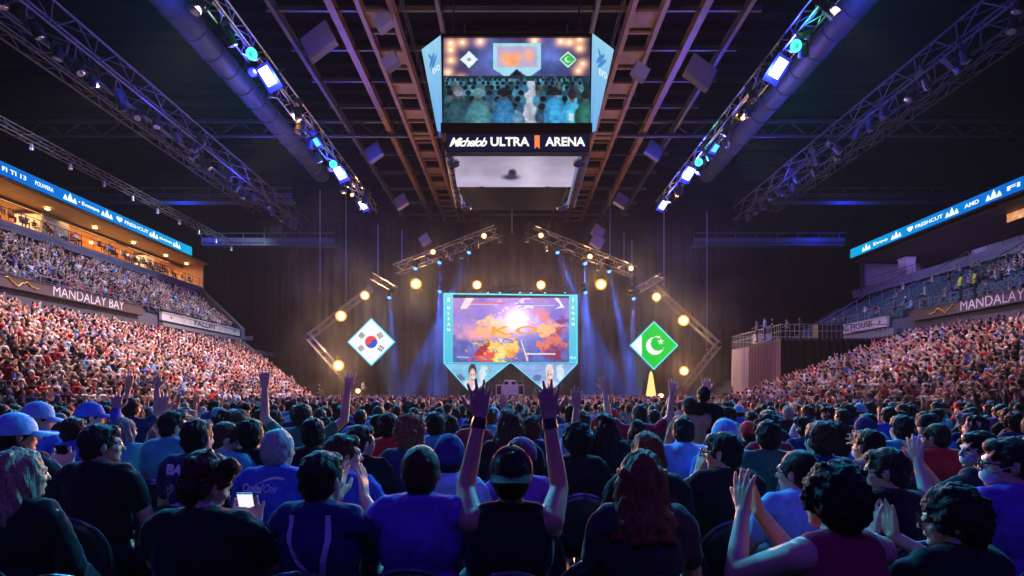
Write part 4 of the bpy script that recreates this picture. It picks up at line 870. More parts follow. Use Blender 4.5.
def figure(pose, voxel=.014, turn=0., nod=0., lean=0., build=1., garment='tee', stand=False, spread=.22):
    """body and shirt meshes of one spectator, seated facing +Y; turn > 0 looks to the left"""
    tw = Vector((0, 0, .55))
    A = POSES[pose]; bw = build
    def L(p):
        p = Vector(p); h = max(0, p.z-.55); p.y += lean*h; return p
    body = [('e', L((0, 0, .56)), (.165*bw, .125, .13)), ('e', L((0, .01, .73)), (.145*bw, .115, .16)), ('e', L((0, 0, .90)), (.165*bw, .115, .17)),
            ('c', L((-.125*bw, 0, 1.0)), L((.125*bw, 0, 1.0)), .064, .064), ('c', L((0, -.01, 1.05)), L((-.13*bw, 0, 1.01)), .046, .05), ('c', L((0, -.01, 1.05)), L((.13*bw, 0, 1.01)), .046, .05),
            ('c', L((0, -.005, 1.02)), L((0, .012, 1.12)), .056, .049)]
    shirt = [('e', L((0, 0, .57)), (.172*bw, .135, .13)), ('e', L((0, .01, .73)), (.158*bw, .13, .17)), ('e', L((0, 0, .90)), (.176*bw, .128, .175)),
             ('c', L((-.125*bw, 0, .995)), L((.125*bw, 0, .995)), .076, .076), ('c', L((0, -.014, 1.042)), L((-.13*bw, 0, 1.015)), .066, .068), ('c', L((0, -.014, 1.042)), L((.13*bw, 0, 1.015)), .066, .068)]
    if garment == 'tee': shirt.append(('c', L((0, -.004, 1.03)), L((0, .002, 1.052)), .071, .064))
    if garment == 'hoodie': shirt += [('e', L((0, -.07, 1.05)), (.10, .06, .055)), ('c', L((0, 0, 1.03)), L((0, .01, 1.07)), .075, .07)]
    if garment == 'jacket': shirt += [('c', L((0, 0, 1.03)), L((0, .008, 1.075)), .073, .068)]
    if garment == 'tank': shirt = [shirt[0], shirt[1], ('e', L((0, -.002, .885)), (.178*bw, .136, .185)), ('c', L((-.08*bw, -.004, .995)), L((.08*bw, -.004, .995)), .082, .082), ('c', L((0, -.014, 1.035)), L((-.09*bw, -.004, 1.02)), .058, .060), ('c', L((0, -.014, 1.035)), L((.09*bw, -.004, 1.02)), .058, .060)]
    for s in (-1, 1):
        e, w, hd, pn = A[s]; S_ = L((s*.16*bw, 0, .995)); e = L((e[0]*bw, e[1], e[2])); w = L(w)
        body += [('c', S_, S_.lerp(e, .5), .056, .049), ('c', S_.lerp(e, .5), e, .049, .040), ('c', e, e.lerp(w, .35), .041, .038), ('c', e.lerp(w, .35), w, .038, .026)]
        body += hand(w, hd, pn, s, spread=spread)
        if garment in ('tee', 'tank'):
            if garment == 'tee': shirt.append(('c', S_, S_.lerp(e, .55), .064, .058))
        else: shirt += [('c', S_, e, .063, .052), ('c', e, w, .052, .036)]
        if stand:
            h = Vector((s*.09, 0, .5)); k = Vector((s*.11, .02, .02)); f = Vector((s*.12, -.02, -.4))
        else:
            h = Vector((s*.09, 0, .54)); k = Vector((s*.14, .43, .50)); f = Vector((s*.15, .40, .08))
        body += [('c', h, k, .085, .06), ('c', k, f, .058, .042), ('c', f, f+Vector((s*.015, .16, -.035)), .042, .034)]
    H = L(HC0); Rm = Matrix.Rotation(R(turn), 3, 'Z') @ Matrix.Rotation(R(-nod), 3, 'X'); T = lambda p: H+Rm @ Vector(p)
    er = tuple(Rm.to_euler())
    body += [('e', T((0, -.014, .020)), (.073, .092, .090), er), ('e', T((0, .022, -.01)), (.060, .068, .088), er), ('e', T((0, .030, -.055)), (.050, .052, .045), er), ('e', T((0, .058, -.085)), (.026, .028, .020), er),
             ('c', T((0, .088, .012)), T((0, .104, -.024)), .006, .0105), ('c', T((-.03, .078, .024)), T((.03, .078, .024)), .010, .010),
             ('e', T((.075, -.006, -.012)), (.009, .016, .029), er), ('e', T((-.075, -.006, -.012)), (.009, .016, .029), er), ('e', T((0, .083, -.052)), (.020, .011, .008), er), ('e', T((-.036, .055, -.022)), (.020, .024, .016), er), ('e', T((.036, .055, -.022)), (.020, .024, .016), er)]
    eyes = [T((-.029, .084, .004)), T((.029, .084, .004))]
    tz = .60 if not stand else .5
    def paint(c):
        if c.z < tz and not (pose == 'x'): 
            return 1 if not any((c-L(A[s][1])).length < .16 for s in (-1, 1)) else 0
        for q in eyes:
            if abs(c.z-q.z) < .006+voxel*.3 and (c-q).length < .013+voxel*.4: return 2
        return 0
    bm_ = blob('body', body, voxel, [M['skin'], M['trouser'], M['eye']], 2 if voxel < .01 else 1, None, paint)
    sm_ = blob('shirt', shirt, max(voxel, .010), [M['cloth']], 3, (.004 if garment == 'tank' else .010, (13, 13, 9)))
    return dict(body=bm_, shirt=sm_, H=H, R=Rm, w={s: L(A[s][1]) for s in (-1, 1)}, e={s: L(A[s][0]) for s in (-1, 1)})

def hairmesh(style, voxel=.012):
    E_ = lambda c, r: ('e', Vector(c), r)
    top = [E_((0, -.018, .026), (.0805, .097, .0965)), E_((0, -.038, -.012), (.075, .070, .080))]
    if style == 'short': return blob('hair', top+[E_((0, .040, .075), (.052, .05, .034))], voxel, [M['hair']], 2, (.009, (38, 38, 30)))
    if style == 'crop': return blob('hair', [E_((0, -.016, .022), (.0795, .096, .095)), E_((0, -.04, -.012), (.076, .072, .082))], voxel, [M['hair']], 3, (.003, (40, 40, 40)))
    if style == 'tousled': return blob('hair', top+[E_((-.03, .04, .085), (.06, .055, .045)), E_((.035, .03, .08), (.055, .05, .045)), E_((0, -.03, .070), (.082, .085, .055))], voxel, [M['hair']], 1, (.020, (30, 30, 24)))
    if style == 'curly':
        rr = random.Random(3); pr = [E_((0, -.02, .03), (.095, .108, .108)), E_((0, -.05, -.02), (.09, .08, .09))]
        for i in range(90):
            a, z = rr.uniform(0, 6.28), rr.uniform(-.6, 1); q = math.sqrt(max(0, 1-z*z)); p = Vector((.098*q*math.cos(a), -.022+.105*q*math.sin(a), .02+.112*z))
            if p.y > .05 and p.z < .045: continue
            pr.append(('c', p, p+Vector((rr.uniform(-.012, .012), rr.uniform(-.012, .012), rr.uniform(-.012, .012))), .017, .013))
        return blob('hair', pr, max(voxel, .007), [M['curl']], 1, (.010, (60, 60, 60)))
    if style == 'bob': return blob('hair', top+[E_((0, -.035, -.03), (.092, .082, .115)), E_((.055, -.01, -.04), (.035, .06, .09)), E_((-.055, -.01, -.04), (.035, .06, .09))], voxel, [M['hair']], 2, (.014, (34, 34, 9)))
    if style == 'long':
        pr = top+[E_((0, -.05, -.06), (.098, .072, .13)), E_((0, -.085, -.16), (.105, .045, .14))]
        for s in (-1, 1): pr += [E_((s*.062, -.01, -.06), (.034, .062, .12)), ('c', Vector((s*.075, -.04, -.1)), Vector((s*.09, -.05, -.24)), .034, .02), ('c', Vector((s*.03, -.09, -.15)), Vector((s*.045, -.10, -.29)), .03, .012)]
        return blob('hair', pr, voxel, [M['hair']], 2, (.022, (30, 30, 7)))
    if style == 'wavy':
        rq = random.Random(9); pr = top+[E_((0, -.045, -.04), (.094, .074, .11))]
        for i in range(26):
            a = math.pi*(1.0+i/25.); x0, y0 = .080*math.cos(a), -.02+.075*math.sin(a); p0 = Vector((x0, y0, .03)); ph = rq.random()*6
            for k in range(5):
                p1 = Vector((x0*(1+.10*k)+.012*math.sin(ph+k*1.7), y0-.012*k+.01*math.cos(ph+k*1.7), .03-.05*(k+1)+rq.uniform(-.006, .006))); pr.append(('c', p0, p1, .020-.001*k, .019-.0015*k)); p0 = p1
        return blob('hair', pr, voxel, [M['hair']], 1, (.012, (40, 40, 16)))
    if style == 'cap':
        b = MB(); b.ball((0, -.012, .022), (.091, .108, .108), 20, 8, v1=.56)
        for i in range(6): t = i*math.pi/3; b.path([Vector((0, -.012, .131)), Vector((.066*math.cos(t), -.012+.078*math.sin(t), .1)), Vector((.0895*math.cos(t), -.012+.106*math.sin(t), .04))], .0022, 4)
        b.ball((0, -.012, .131), (.009, .009, .006), 8, 4)
        vs = []
        for z in (.006, .0):
            for i in range(13):
                t = math.pi*i/12; vs.append((.084*math.cos(t), .045+.05*math.sin(t), z+.014)); vs.append((.082*math.cos(t), .06+.135*math.sin(t), z-.012*math.cos(t)**2-.002))
        for lay in (0, 1): b.add(vs[lay*26:lay*26+26], [(2*i, 2*i+1, 2*i+3, 2*i+2) for i in range(12)])
        return b.mesh('cap', [M['hat']], True)
    if style == 'bcap':
        me = hairmesh('cap'); me.transform(Matrix.Rotation(math.pi, 4, 'Z')); return me
    if style == 'beanie': return blob('beanie', [E_((0, -.018, .03), (.086, .102, .106)), E_((0, -.03, 0), (.084, .094, .07)), ('c', Vector((-.03, -.02, .0)), Vector((.03, -.02, .0)), .07, .07)], voxel, [M['hat']], 2, (.004, (50, 50, 20)))
HAIR_M = {s: hairmesh(s, .0075) for s in ('short', 'crop', 'tousled', 'curly', 'bob', 'long', 'wavy', 'cap', 'bcap', 'beanie')}
PARTNAME = {'cap': 'cap', 'bcap': 'cap', 'beanie': 'beanie'}

# garments' and hair's own colours
CLOTH = dict(black=(.012, .012, .016), charcoal=(.035, .035, .042), navy=(.02, .03, .12), blue=(.05, .10, .55), brightblue=(.06, .30, .85), lightblue=(.25, .50, .85), grey=(.22, .22, .25), white=(.72, .72, .76), teal=(.06, .42, .46),
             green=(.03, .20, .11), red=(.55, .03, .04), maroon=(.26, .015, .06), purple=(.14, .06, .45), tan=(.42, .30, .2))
CNAME = dict(brightblue='bright blue', lightblue='light blue')
HAIRC = dict(black=(.006, .005, .006), dark=(.015, .010, .010), brown=(.055, .022, .013), auburn=(.20, .055, .025), blond=(.42, .28, .17), grey=(.22, .21, .22), silver=(.35, .38, .42))
SKINC = ((.62, .36, .26), (.50, .27, .18), (.36, .18, .11), (.66, .42, .32), (.22, .10, .06))
def setc(o, c): o.color = (*c, 1); return o

# chairs
def chair_proto():
    root = empty('folding_chair', label='x', cat='chair')
    b = MB(); n = 14; pts = []
    for i in range(n+1):
        t = math.pi*i/n; pts.append((.215*math.cos(t), .60+.215*math.sin(t)+.03))
    pts = [(.215, .50)]+pts+[(-.215, .50)]; pts = [(x, z) for x, z in pts]
    def bend(x, z, o): return Vector((x, -.20-.10*(z-.45)+.0*x-.55*(x*x)*-.5+o, z))
    def inner(s_, o): return [bend(x*s_, .66+(z-.66)*s_, o) for x, z in pts]
    fr, bk, f2, b2 = inner(1., .012), inner(1., -.012), inner(.9, .024), inner(.9, -.024); m = len(pts); V = fr+bk+f2+b2; fs = []
    for i in range(m):
        j = (i+1) % m; fs += [(i, j, m+j, m+i), (i, 2*m+i, 2*m+j, j), (m+i, m+j, 3*m+j, 3*m+i)]
    fs += [tuple(range(2*m, 3*m)), tuple(range(4*m-1, 3*m-1, -1))]; b.add(V, fs); b.build('backrest', M['pad'], root)
    b = MB(); b.path([bend(x*1.05, .66+(z-.66)*1.05, 0) for x, z in pts], .011, 6)
    b.build('back_frame', M['tubem'], root)
    b = MB(); b.box((0, .04, .445), (.40, .40, .03)); b.box((0, .04, .465), (.37, .37, .025)); b.build('seat', M['pad'], root)
    for s in (-1, 1):
        b = MB(); b.path([(s*.225, -.205, .52), (s*.225, -.10, .42), (s*.225, .27, .012)], .011, 6); b.build('leg', M['tubem'], root)
        b = MB(); b.path([(s*.205, .22, .43), (s*.205, -.24, .012)], .011, 6); b.build('leg', M['tubem'], root)
    b = MB(); b.tube((-.225, .22, .07), (.225, .22, .07), .009, 6); b.tube((-.205, -.2, .05), (.205, -.2, .05), .009, 6); b.build('stretcher', M['tubem'], root)
    return root
CHAIR = chair_proto(); chair_first = [True]
ordn = 'front first second third fourth fifth sixth seventh eighth ninth tenth eleventh twelfth thirteenth fourteenth fifteenth'.split()
def place_chair(x, y, label, grp='folding chairs on the arena floor', rz=0.):
    o = CHAIR if chair_first[0] else copy_tree(CHAIR); chair_first[0] = False
    o.location = (x, y, 0); o.rotation_euler = (0, 0, rz); return tag(o, label, 'chair', grp)

def person(fig, x, y, s, rz, skin, hair, hcol, shirt, label, grp=None, garment='t_shirt', hatcol=None, z=0., extras=()):
    o = link('person', fig['body'], None, (x, y, z), (0, 0, rz)); o.scale = (s,)*3; setc(o, skin); tag(o, label, 'person', grp)
    setc(link(garment, fig['shirt'], o), shirt)
    T = Matrix.Translation(fig['H']) @ fig['R'].to_4x4()
    def put(nm, me, c):
        q = link(nm, me, o); q.matrix_local = T; return setc(q, c)
    if hair in ('cap', 'bcap', 'beanie'):
        put('hair', HAIR_M['crop'], hcol); put(PARTNAME[hair], HAIR_M[hair], hatcol or (.02, .03, .2))
    elif hair: put('hair', HAIR_M[hair], hcol)
    return o

def on_back(fig, pts, off=.004, dirn=(0, 1, 0), start=-.6):
    """points (x, z) carried onto the back of the shirt"""
    if 'bvh' not in fig:
        me = fig['shirt']; fig['bvh'] = BVHTree.FromPolygons([v.co.copy() for v in me.vertices], [tuple(p.vertices) for p in me.polygons])
    out = []
    for x, z in pts:
        h = fig['bvh'].ray_cast(Vector((x, start, z)), Vector(dirn))
        y = h[0].y if h[0] is not None else -.1
        out.append(Vector((x, y-off, z)))
    return out
def back_text(fig, o, s, x, z, wide, size, m, name='shirt_print', shear=0., arc=0., bold=.0):
    me = text_mesh(s, size, bold=bold, shear=shear)
    import bmesh as bmm
    bm = bmm.new(); bm.from_mesh(me); bmm.ops.triangulate(bm, faces=bm.faces[:]); bmm.ops.subdivide_edges(bm, edges=[e for e in bm.edges if e.calc_length() > .03], cuts=1); bm.to_mesh(me); bm.free()
    xs = [v.co.x for v in me.vertices]; k = wide/(max(xs)-min(xs)); pts = []
    for v in me.vertices:
        X, Z = v.co.x*k, v.co.y
        if arc: a = X/arc; r = arc+Z; X, Z = r*math.sin(a), r*math.cos(a)-arc
        pts.append((x+X, z+Z))
    for v, q in zip(me.vertices, on_back(fig, pts)): v.co = q
    me.materials.clear(); me.materials.append(m); return link(name, me, o)
def ribbon_on_back(fig, o, pts, w, m, name):
    P2 = []
    for (x0, z0), (x1, z1) in zip(pts, pts[1:]):
        for i in range(8): t = i/8; P2.append((x0+(x1-x0)*t, z0+(z1-z0)*t))
    P2.append(pts[-1]); A = on_back(fig, [(x-w/2, z) for x, z in P2], .006); B = on_back(fig, [(x+w/2, z) for x, z in P2], .006)
    b = MB(); b.add(A+B, [(i, i+1, len(A)+i+1, len(A)+i) for i in range(len(A)-1)]); b.add([q+Vector((0, -.003, 0)) for q in A+B], [(i, i+1, len(A)+i+1, len(A)+i) for i in range(len(A)-1)]); return b.build(name, m, o)
def glasses(fig, o):
    b = MB(); 
    for s in (-1, 1): b.torus((s*.032, .104, .0), .022, .0028, (0, 1, 0), 14, 5); b.tube((s*.054, .104, .004), (s*.079, -.002, .002), .0026, 5)
    b.tube((-.01, .106, .004), (.01, .106, .004), .0025, 5); q = b.build('glasses', M['lens'], o); q.matrix_local = Matrix.Translation(fig['H']) @ fig['R'].to_4x4()
def facemask(fig, o):
    b = MB(); b.ball((0, .052, -.048), (.050, .050, .042), 14, 8)
    for s in (-1, 1): b.tube((s*.05, .07, -.03), (s*.078, -.002, 0), .002, 4)
    q = b.build('face_mask', M['mask'], o, smooth=True); q.matrix_local = Matrix.Translation(fig['H']) @ fig['R'].to_4x4()

FIGS = {}
def fig(**kw):
    key = tuple(sorted(kw.items()))
    if key not in FIGS: FIGS[key] = figure(**kw)
    return FIGS[key]

# nearest rows, one by one: x px, top-of-head px, distance, hair, hair colour, garment, colour, pose, turn, nod, rz, build, extras, label
ROWS = [2.4, 3.25, 4.1, 4.95, 5.8, 6.65, 7.5, 8.35, 9.2, 10.05, 10.9, 11.75, 12.6]
FG = [
 (16, 448, 2.55, 'long', 'blond', 'jacket', 'black', 'down', -25, 0, -5, 1.0, (), 'person with long straight blond hair in a black jacket at the bottom left corner'),
 (203, 455, 2.3, 'tousled', 'brown', 'tee', 'black', 'phone', -38, 22, 0, 1.14, ('phone',), 'person with brown tousled hair in a black T-shirt holding a lit phone'),
 (320, 450, 2.4, 'short', 'dark', 'tee', 'navy', 'clap', -18, 0, -8, 1.0, ('lanyard',), 'person with short dark hair and a pale neck strap crossing a navy T-shirt'),
 (420, 443, 2.45, 'crop', 'brown', 'tee', 'purple', 'down', 0, 0, 0, 1.03, ('collar',), 'person with cropped hair in a blue-purple T-shirt, sitting left of the raised arms'),
 (511, 447, 2.4, 'bcap', 'black', 'tank', 'black', 'up', 0, 0, 0, 1.0, ('bands',), 'person in a backward cap and black tank top raising both bare arms with spread fingers'),
 (643, 449, 2.35, 'wavy', 'auburn', 'tee', 'charcoal', 'down', -6, 4, 0, .98, (), 'person with wavy auburn hair in a charcoal T-shirt, right of the raised arms'),
 (838, 460, 2.0, 'curly', 'black', 'tank', 'maroon', 'highclap', 12, 0, 14, 1.08, (), 'person with black curly hair in a sleeveless maroon top clapping with hands held high'),
 (958, 484, 2.05, 'curly', 'black', 'tee', 'black', 'clap', 52, 4, 12, 1.05, ('glasses',), 'person with black curly hair and glasses clapping at the bottom right, beside the maroon top'),
 (98, 423, 3.35, 'short', 'dark', 'tee', 'black', 'down', -42, 0, -5, 1.12, (), 'broad person in a black T-shirt looking right, behind the blond person'),
 (196, 418, 3.7, 'short', 'black', 'tee', 'navy', 'down', -15, 0, 0, 1.0, ('bprint',), 'person with black hair in a navy T-shirt with big white back print'),
 (277, 427, 3.25, 'crop', 'silver', 'tee', 'blue', 'down', -16, 0, 0, 1.05, ('cap1',), 'person with pale cropped hair in a blue T-shirt with white bank lettering on the back'),
 (341, 433, 3.2, 'short', 'brown', 'tee', 'blue', 'down', -48, 0, -10, 1.05, (), 'person in a plain blue T-shirt looking right behind the neck-strap wearer'),
 (449, 436, 3.2, 'beanie', 'black', 'hoodie', 'lightblue', 'down', 0, 6, 0, 1.0, ('check',), 'person in a dark knit hat and light blue checked hooded top'),
 (520, 438, 3.3, 'bcap', 'dark', 'tee', 'purple', 'down', -30, 0, 0, .95, (), 'person in a purple cap half hidden right behind the raised arms'),
 (648, 431, 3.1, 'bob', 'auburn', 'tee', 'black', 'down', 0, 0, 0, 1.0, (), 'person with a reddish bob right behind the wavy auburn hair'),
 (725, 431, 3.3, 'short', 'black', 'tee', 'black', 'chin', 42, 0, 10, 1.1, ('glasses',), 'person in a black T-shirt and glasses with one hand at the chin, looking left'),
 (800, 448, 2.8, 'crop', 'dark', 'tee', 'lightblue', 'fold', 40, 0, 0, .95, ('glasses',), 'person with shaved head and glasses in a pale T-shirt behind the clapping hands'),
 (890, 447, 2.85, 'short', 'dark', 'tee', 'black', 'down', 48, 4, 8, 1.0, ('glasses',), 'person with glasses and short dark hair looking left, above the clapping glasses wearer'),
 (1014, 436, 2.6, 'short', 'black', 'tee', 'purple', 'down', 60, 0, 8, 1.08, ('glasses', 'mask'), 'person with a face mask in a purple T-shirt at the right frame edge'),
 (984, 430, 3.5, 'short', 'black', 'tee', 'charcoal', 'highclap', 62, 0, 25, 1.0, ('mask',), 'masked person in a dark T-shirt clapping with both hands raised before the face'),
 (822, 420, 3.6, 'short', 'brown', 'tee', 'navy', 'down', 10, 0, 0, 1.02, (), 'person with round brown hair in a navy T-shirt behind the maroon top'),
 (770, 419, 4.1, 'short', 'dark', 'tee', 'green', 'down', -10, 0, 0, 1.1, (), 'person with short dark hair in a dark green T-shirt, right of the bright turquoise cap'),
 (925, 452, 3.35, None, 'dark', 'tee', 'brightblue', 'down', 0, 55, 0, 1.1, (), 'person bent forward in a bright blue T-shirt, head hidden, right half'),
 (870, 428, 3.9, 'short', 'black', 'tee', 'tan', 'brow', 25, 0, 0, 1.0, ('mask',), 'masked person with one hand at the brow in a pale top, right half'),
 (903, 414, 4.9, 'short', 'black', 'tee', 'teal', 'down', 0, 0, 0, 1.08, ('tprint',), 'person with thick black hair in a turquoise T-shirt with dark back print'),
 (938, 422, 4.7, 'crop', 'dark', 'tee', 'red', 'down', 30, 0, 0, 1.1, (), 'person with cropped dark hair in a red T-shirt at the right, beside the turquoise one'),
 (684, 416, 4.6, 'short', 'black', 'hoodie', 'lightblue', 'down', 0, 0, 0, 1.1, (), 'person with black hair in a pale turquoise hooded top, left of the bright turquoise cap'),
 (726, 419, 4.3, 'cap', 'black', 'hoodie', 'brightblue', 'down', 10, 0, 0, 1.05, ('hat_lightblue',), 'person in a bright turquoise cap and blue hooded top behind the chin leaner'),
 (704, 386, 7.6, 'short', 'black', 'tee', 'black', 'down', 0, 0, 0, 1.15, ('stand',), 'person standing in a black T-shirt, taller than the rows around, right of centre'),
 (547, 398, 8.2, 'short', 'black', 'tee', 'navy', 'down', 0, 0, 0, 1.0, (), 'person with a tall black head of hair just right of the centre raised hand'),
 (510, 408, 4.3, 'long', 'brown', 'tee', 'black', 'down', 0, 0, 0, 1.0, (), 'person with long brown hair with lit edges straight behind the backward cap'),
 (410, 413, 4.1, 'curly', 'auburn', 'tee', 'navy', 'down', -10, 0, 0, 1.0, (), 'person with a round mop of auburn curls in a navy T-shirt, left of centre'),
 (388, 412, 5.0, 'short', 'dark', 'tee', 'red', 'down', 0, 0, 0, 1.0, (), 'person with dark hair in a dark red T-shirt beside the auburn curls'),
 (360, 424, 3.9, 'short', 'black', 'tee', 'black', 'down', -45, 0, 0, 1.0, (), 'person with black hair and black T-shirt turned to the right, below the dark red T-shirt'),
 (435, 411, 5.2, 'short', 'black', 'tee', 'teal', 'down', 0, 0, 0, 1.0, (), 'person in a turquoise T-shirt just right of the auburn curls'),
 (13, 413, 3.6, 'cap', 'dark', 'jacket', 'charcoal', 'phone', -40, 0, 0, 1.15, ('hat_lightblue',), 'person in a light blue cap and dark jacket raising a phone at the left edge'),
 (36, 402, 5.0, 'cap', 'dark', 'tee', 'brightblue', 'down', -50, 8, 0, 1.0, ('hat_lightblue',), 'person in a large pale turquoise cap behind the light blue cap at the left edge'),
 (72, 417, 4.9, 'short', 'dark', 'jacket', 'blue', 'rightup', -20, 0, 0, 1.0, (), 'person in a long blue sleeve raising the right arm, left part of the floor'),
 (89, 402, 5.6, 'cap', 'dark', 'tee', 'brightblue', 'down', -50, 0, 0, 1.0, ('hat_blue',), 'person in a royal blue cap and blue T-shirt near the raised blue sleeve'),
 (122, 417, 5.0, 'bob', 'grey', 'tee', 'teal', 'rightup', -20, 0, 0, 1.0, (), 'person in a turquoise T-shirt with one bare arm raised, left part of the floor'),
 (172, 410, 4.7, 'short', 'dark', 'tee', 'teal', 'down', -45, 0, 0, 1.05, (), 'person in a turquoise T-shirt turned right, above the big white back print'),
 (223, 421, 4.1, 'crop', 'brown', 'tee', 'teal', 'down', -50, 30, 0, 1.0, (), 'person with cropped brown hair looking down to the right in a teal T-shirt'),
 (250, 418, 4.2, 'short', 'black', 'tee', 'black', 'down', 0, 0, 0, 1.1, (), 'person with black hair in a black T-shirt behind the pale cropped head'),
 (302, 403, 5.6, 'short', 'dark', 'tee', 'green', 'wide', 0, 0, 0, 1.05, (), 'person in a green-lit T-shirt raising both bare arms, left of centre'),  # green light is put into this shirt's cloth colour
 (312, 417, 4.3, 'short', 'black', 'tee', 'black', 'down', 8, 0, 0, 1.0, (), 'person with short black hair in a black T-shirt below the green T-shirt with raised arms'),
 (606, 413, 5.0, 'long', 'black', 'tee', 'black', 'leftup', 10, 0, 0, 1.0, (), 'person with long black hair raising the left arm, right of the centre raised hands'),
 (572, 404, 6.6, 'short', 'dark', 'tee', 'teal', 'leftup', 0, 0, 0, 1.0, (), 'person in a teal top with a turquoise-lit raised arm close to the centre raised hand'),
 (690, 396, 7.4, 'short', 'dark', 'tee', 'tan', 'rightup', 0, 0, 0, 1.0, (), 'person raising one arm beside the person standing in black'),
 (640, 404, 6.8, 'short', 'brown', 'tee', 'maroon', 'wide', 0, 0, 0, 1.0, (), 'person in a dark maroon T-shirt with both arms up below the golden tower'),
 (130, 397, 7.0, 'short', 'dark', 'tee', 'navy', 'up', 0, 0, 0, 1.0, (), 'person in a navy T-shirt with both forearms raised at the left, before the yellow barriers'),
]
WORN = dict(tee='t_shirt', hoodie='hooded_top', jacket='jacket', tank='tank_top')
placed = []; rr = random.Random(21); count = 0
for i, (px, yt, D_, hs, hc, gm, cc, pose, turn, nod, rz, bw, ex, lab) in enumerate(FG):
    near = D_ < 3.9
    kw = dict(pose=pose, garment=gm, turn=turn, nod=nod, build=bw)
    if near: kw['voxel'] = .0065 if pose in ('up', 'highclap', 'clap') else .009
    elif pose != 'down': kw['voxel'] = .0068
    if 'bent' in lab: kw['lean'] = .55
    if 'stand' in ex: kw['stand'] = True
    if pose == 'up' and near: kw['spread'] = .26
    fg = fig(**kw); X = (px-VX)*D_/F; z = HC-(yt-VY)*D_/F
    base = 1.30+(.0 if hs != 'curly' else .02)
    if hs is None: z = 1.03
    st = 'stand' in ex; s = (z-.42 if st else z)/base if not st else 1.0
    zz = 0. if not st else z-1.30
    if not st and s > 1.1: pass
    hcol = HAIRC[hc]; hat = None
    for e_ in ex:
        if e_.startswith('hat_'): hat = CLOTH[e_[4:]]
    if hs == 'bcap': hat = (.03, .015, .03) if i == 4 else (.16, .03, .2)
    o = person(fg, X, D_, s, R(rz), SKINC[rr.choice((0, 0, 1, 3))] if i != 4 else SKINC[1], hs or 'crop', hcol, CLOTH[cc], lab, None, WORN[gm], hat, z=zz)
    placed.append((X, D_)); count += 1
    if 'glasses' in ex: glasses(fg, o)
    if 'mask' in ex: facemask(fg, o)
    if 'lanyard' in ex: ribbon_on_back(fg, o, [(-.085, 1.045), (-.07, .95), (.02, .80), (.055, .76)], .022, M['strap'], 'neck_strap'); ribbon_on_back(fg, o, [(.07, 1.05), (.085, .96), (.06, .80)], .022, M['strap'], 'neck_strap')
    if 'cap1' in ex:
        back_text(fg, o, 'Capital', -.095, .985, .125, .060, M['print_'], shear=.25, bold=.003); back_text(fg, o, 'One', .005, .985, .065, .060, M['print_'], shear=.25)
        pts = [(-.08+.15*t, 1.0+.045*math.sin(t*2.2)) for t in np.linspace(0, 1, 14)]; pt2 = [(-.08+.145*t, 1.0+.032*math.sin(t*2.2)) for t in np.linspace(0, 1, 14)]
        A_, B_ = on_back(fg, pts), on_back(fg, pt2); b = MB(); b.add(A_+B_, [(j, j+1, 15+j, 14+j) for j in range(13)]); b.build('swoosh_print', M['print_'], o)
    if 'bprint' in ex:
        back_text(fg, o, 'BAY', -.055, 1.0, .17, .075, M['print_'], bold=.004); back_text(fg, o, 'ARABIAN', -.02, .92, .22, .04, M['print_'], arc=.16)
        b = MB()
        for r0 in (.118, .108):
            ring = [(-.02+r0*math.cos(t), .79+r0*math.sin(t)) for t in np.linspace(-.4, 3.54, 26)]; r1 = [(-.02+(r0-.004)*math.cos(t), .79+(r0-.004)*math.sin(t)) for t in np.linspace(-.4, 3.54, 26)]
            b.add(on_back(fg, ring)+on_back(fg, r1), [(j, j+1, 27+j, 26+j) for j in range(25)])
        for cx, cz, rx_, rz_, a0 in ((-.06, .80, .03, .012, .5), (-.01, .83, .02, .035, 0), (.03, .80, .035, .014, -.6), (-.03, .76, .04, .012, .2), (.02, .755, .03, .012, -.3)):
            pp = [(cx+rx_*math.cos(t)*math.cos(a0)-rz_*math.sin(t)*math.sin(a0), cz+rx_*math.cos(t)*math.sin(a0)+rz_*math.sin(t)*math.cos(a0)) for t in np.linspace(0, 6.28, 12, endpoint=False)]
            b.poly(on_back(fg, pp))
        b.build('ring_print', M['print_'], o)
    if 'tprint' in ex: back_text(fg, o, 'III', 0, .95, .09, .04, M['fascia']); back_text(fg, o, '~~~~', 0, .86, .22, .05, M['fascia'])
    if 'collar' in ex: b = MB(); b.torus((0, -.002, 1.055), .06, .012, (0, .15, 1), 20, 6); setc(b.build('collar', M['cloth'], o, smooth=True), (.45, .45, .6))
    if 'check' in ex:
        for k_ in range(5): ribbon_on_back(fg, o, [(-.15+.075*k_, .98), (-.15+.075*k_, .68)], .016, M['print_'], 'stripe_print')
        for k_ in range(4): ribbon_on_back(fg, o, [(-.16, .96-.085*k_), (.16, .96-.085*k_)], .014, M['strap'], 'stripe_print')
    if 'bands' in ex:
        for sd in (-1, 1):
            w, e = fg['w'][sd], fg['e'][sd]; d = (w-e).normalized(); c_ = w-d*.03; b = MB(); b.tube(c_-d*.022, c_+d*.022, .034, 16, .032); b.build('wristband', M['fixture'], o)
    if 'phone' in ex or pose == 'phone':
        w = (fg['w'][-1]+fg['w'][1])/2; q = empty('smartphone', (0, 0, 0)); bpy.data.objects.remove(q)
        wp = o.matrix_world if False else (Matrix.Translation((X, D_, zz)) @ Matrix.Rotation(R(rz), 4, 'Z') @ Matrix.Scale(s, 4))
        cpos = wp @ (w+Vector((.015, .03, .10))); b = MB(); b.box((0, 0, 0), (.072, .008, .148)); b.box((0, .006, .055), (.02, .004, .02))
        ph = b.build('smartphone', M['lens'], loc=cpos, rot=(R(20), 0, 0)); tag(ph, 'lit smartphone in the hands of the brown-haired black T-shirt wearer' if i == 1 else 'smartphone held up by the light blue cap wearer', 'phone')
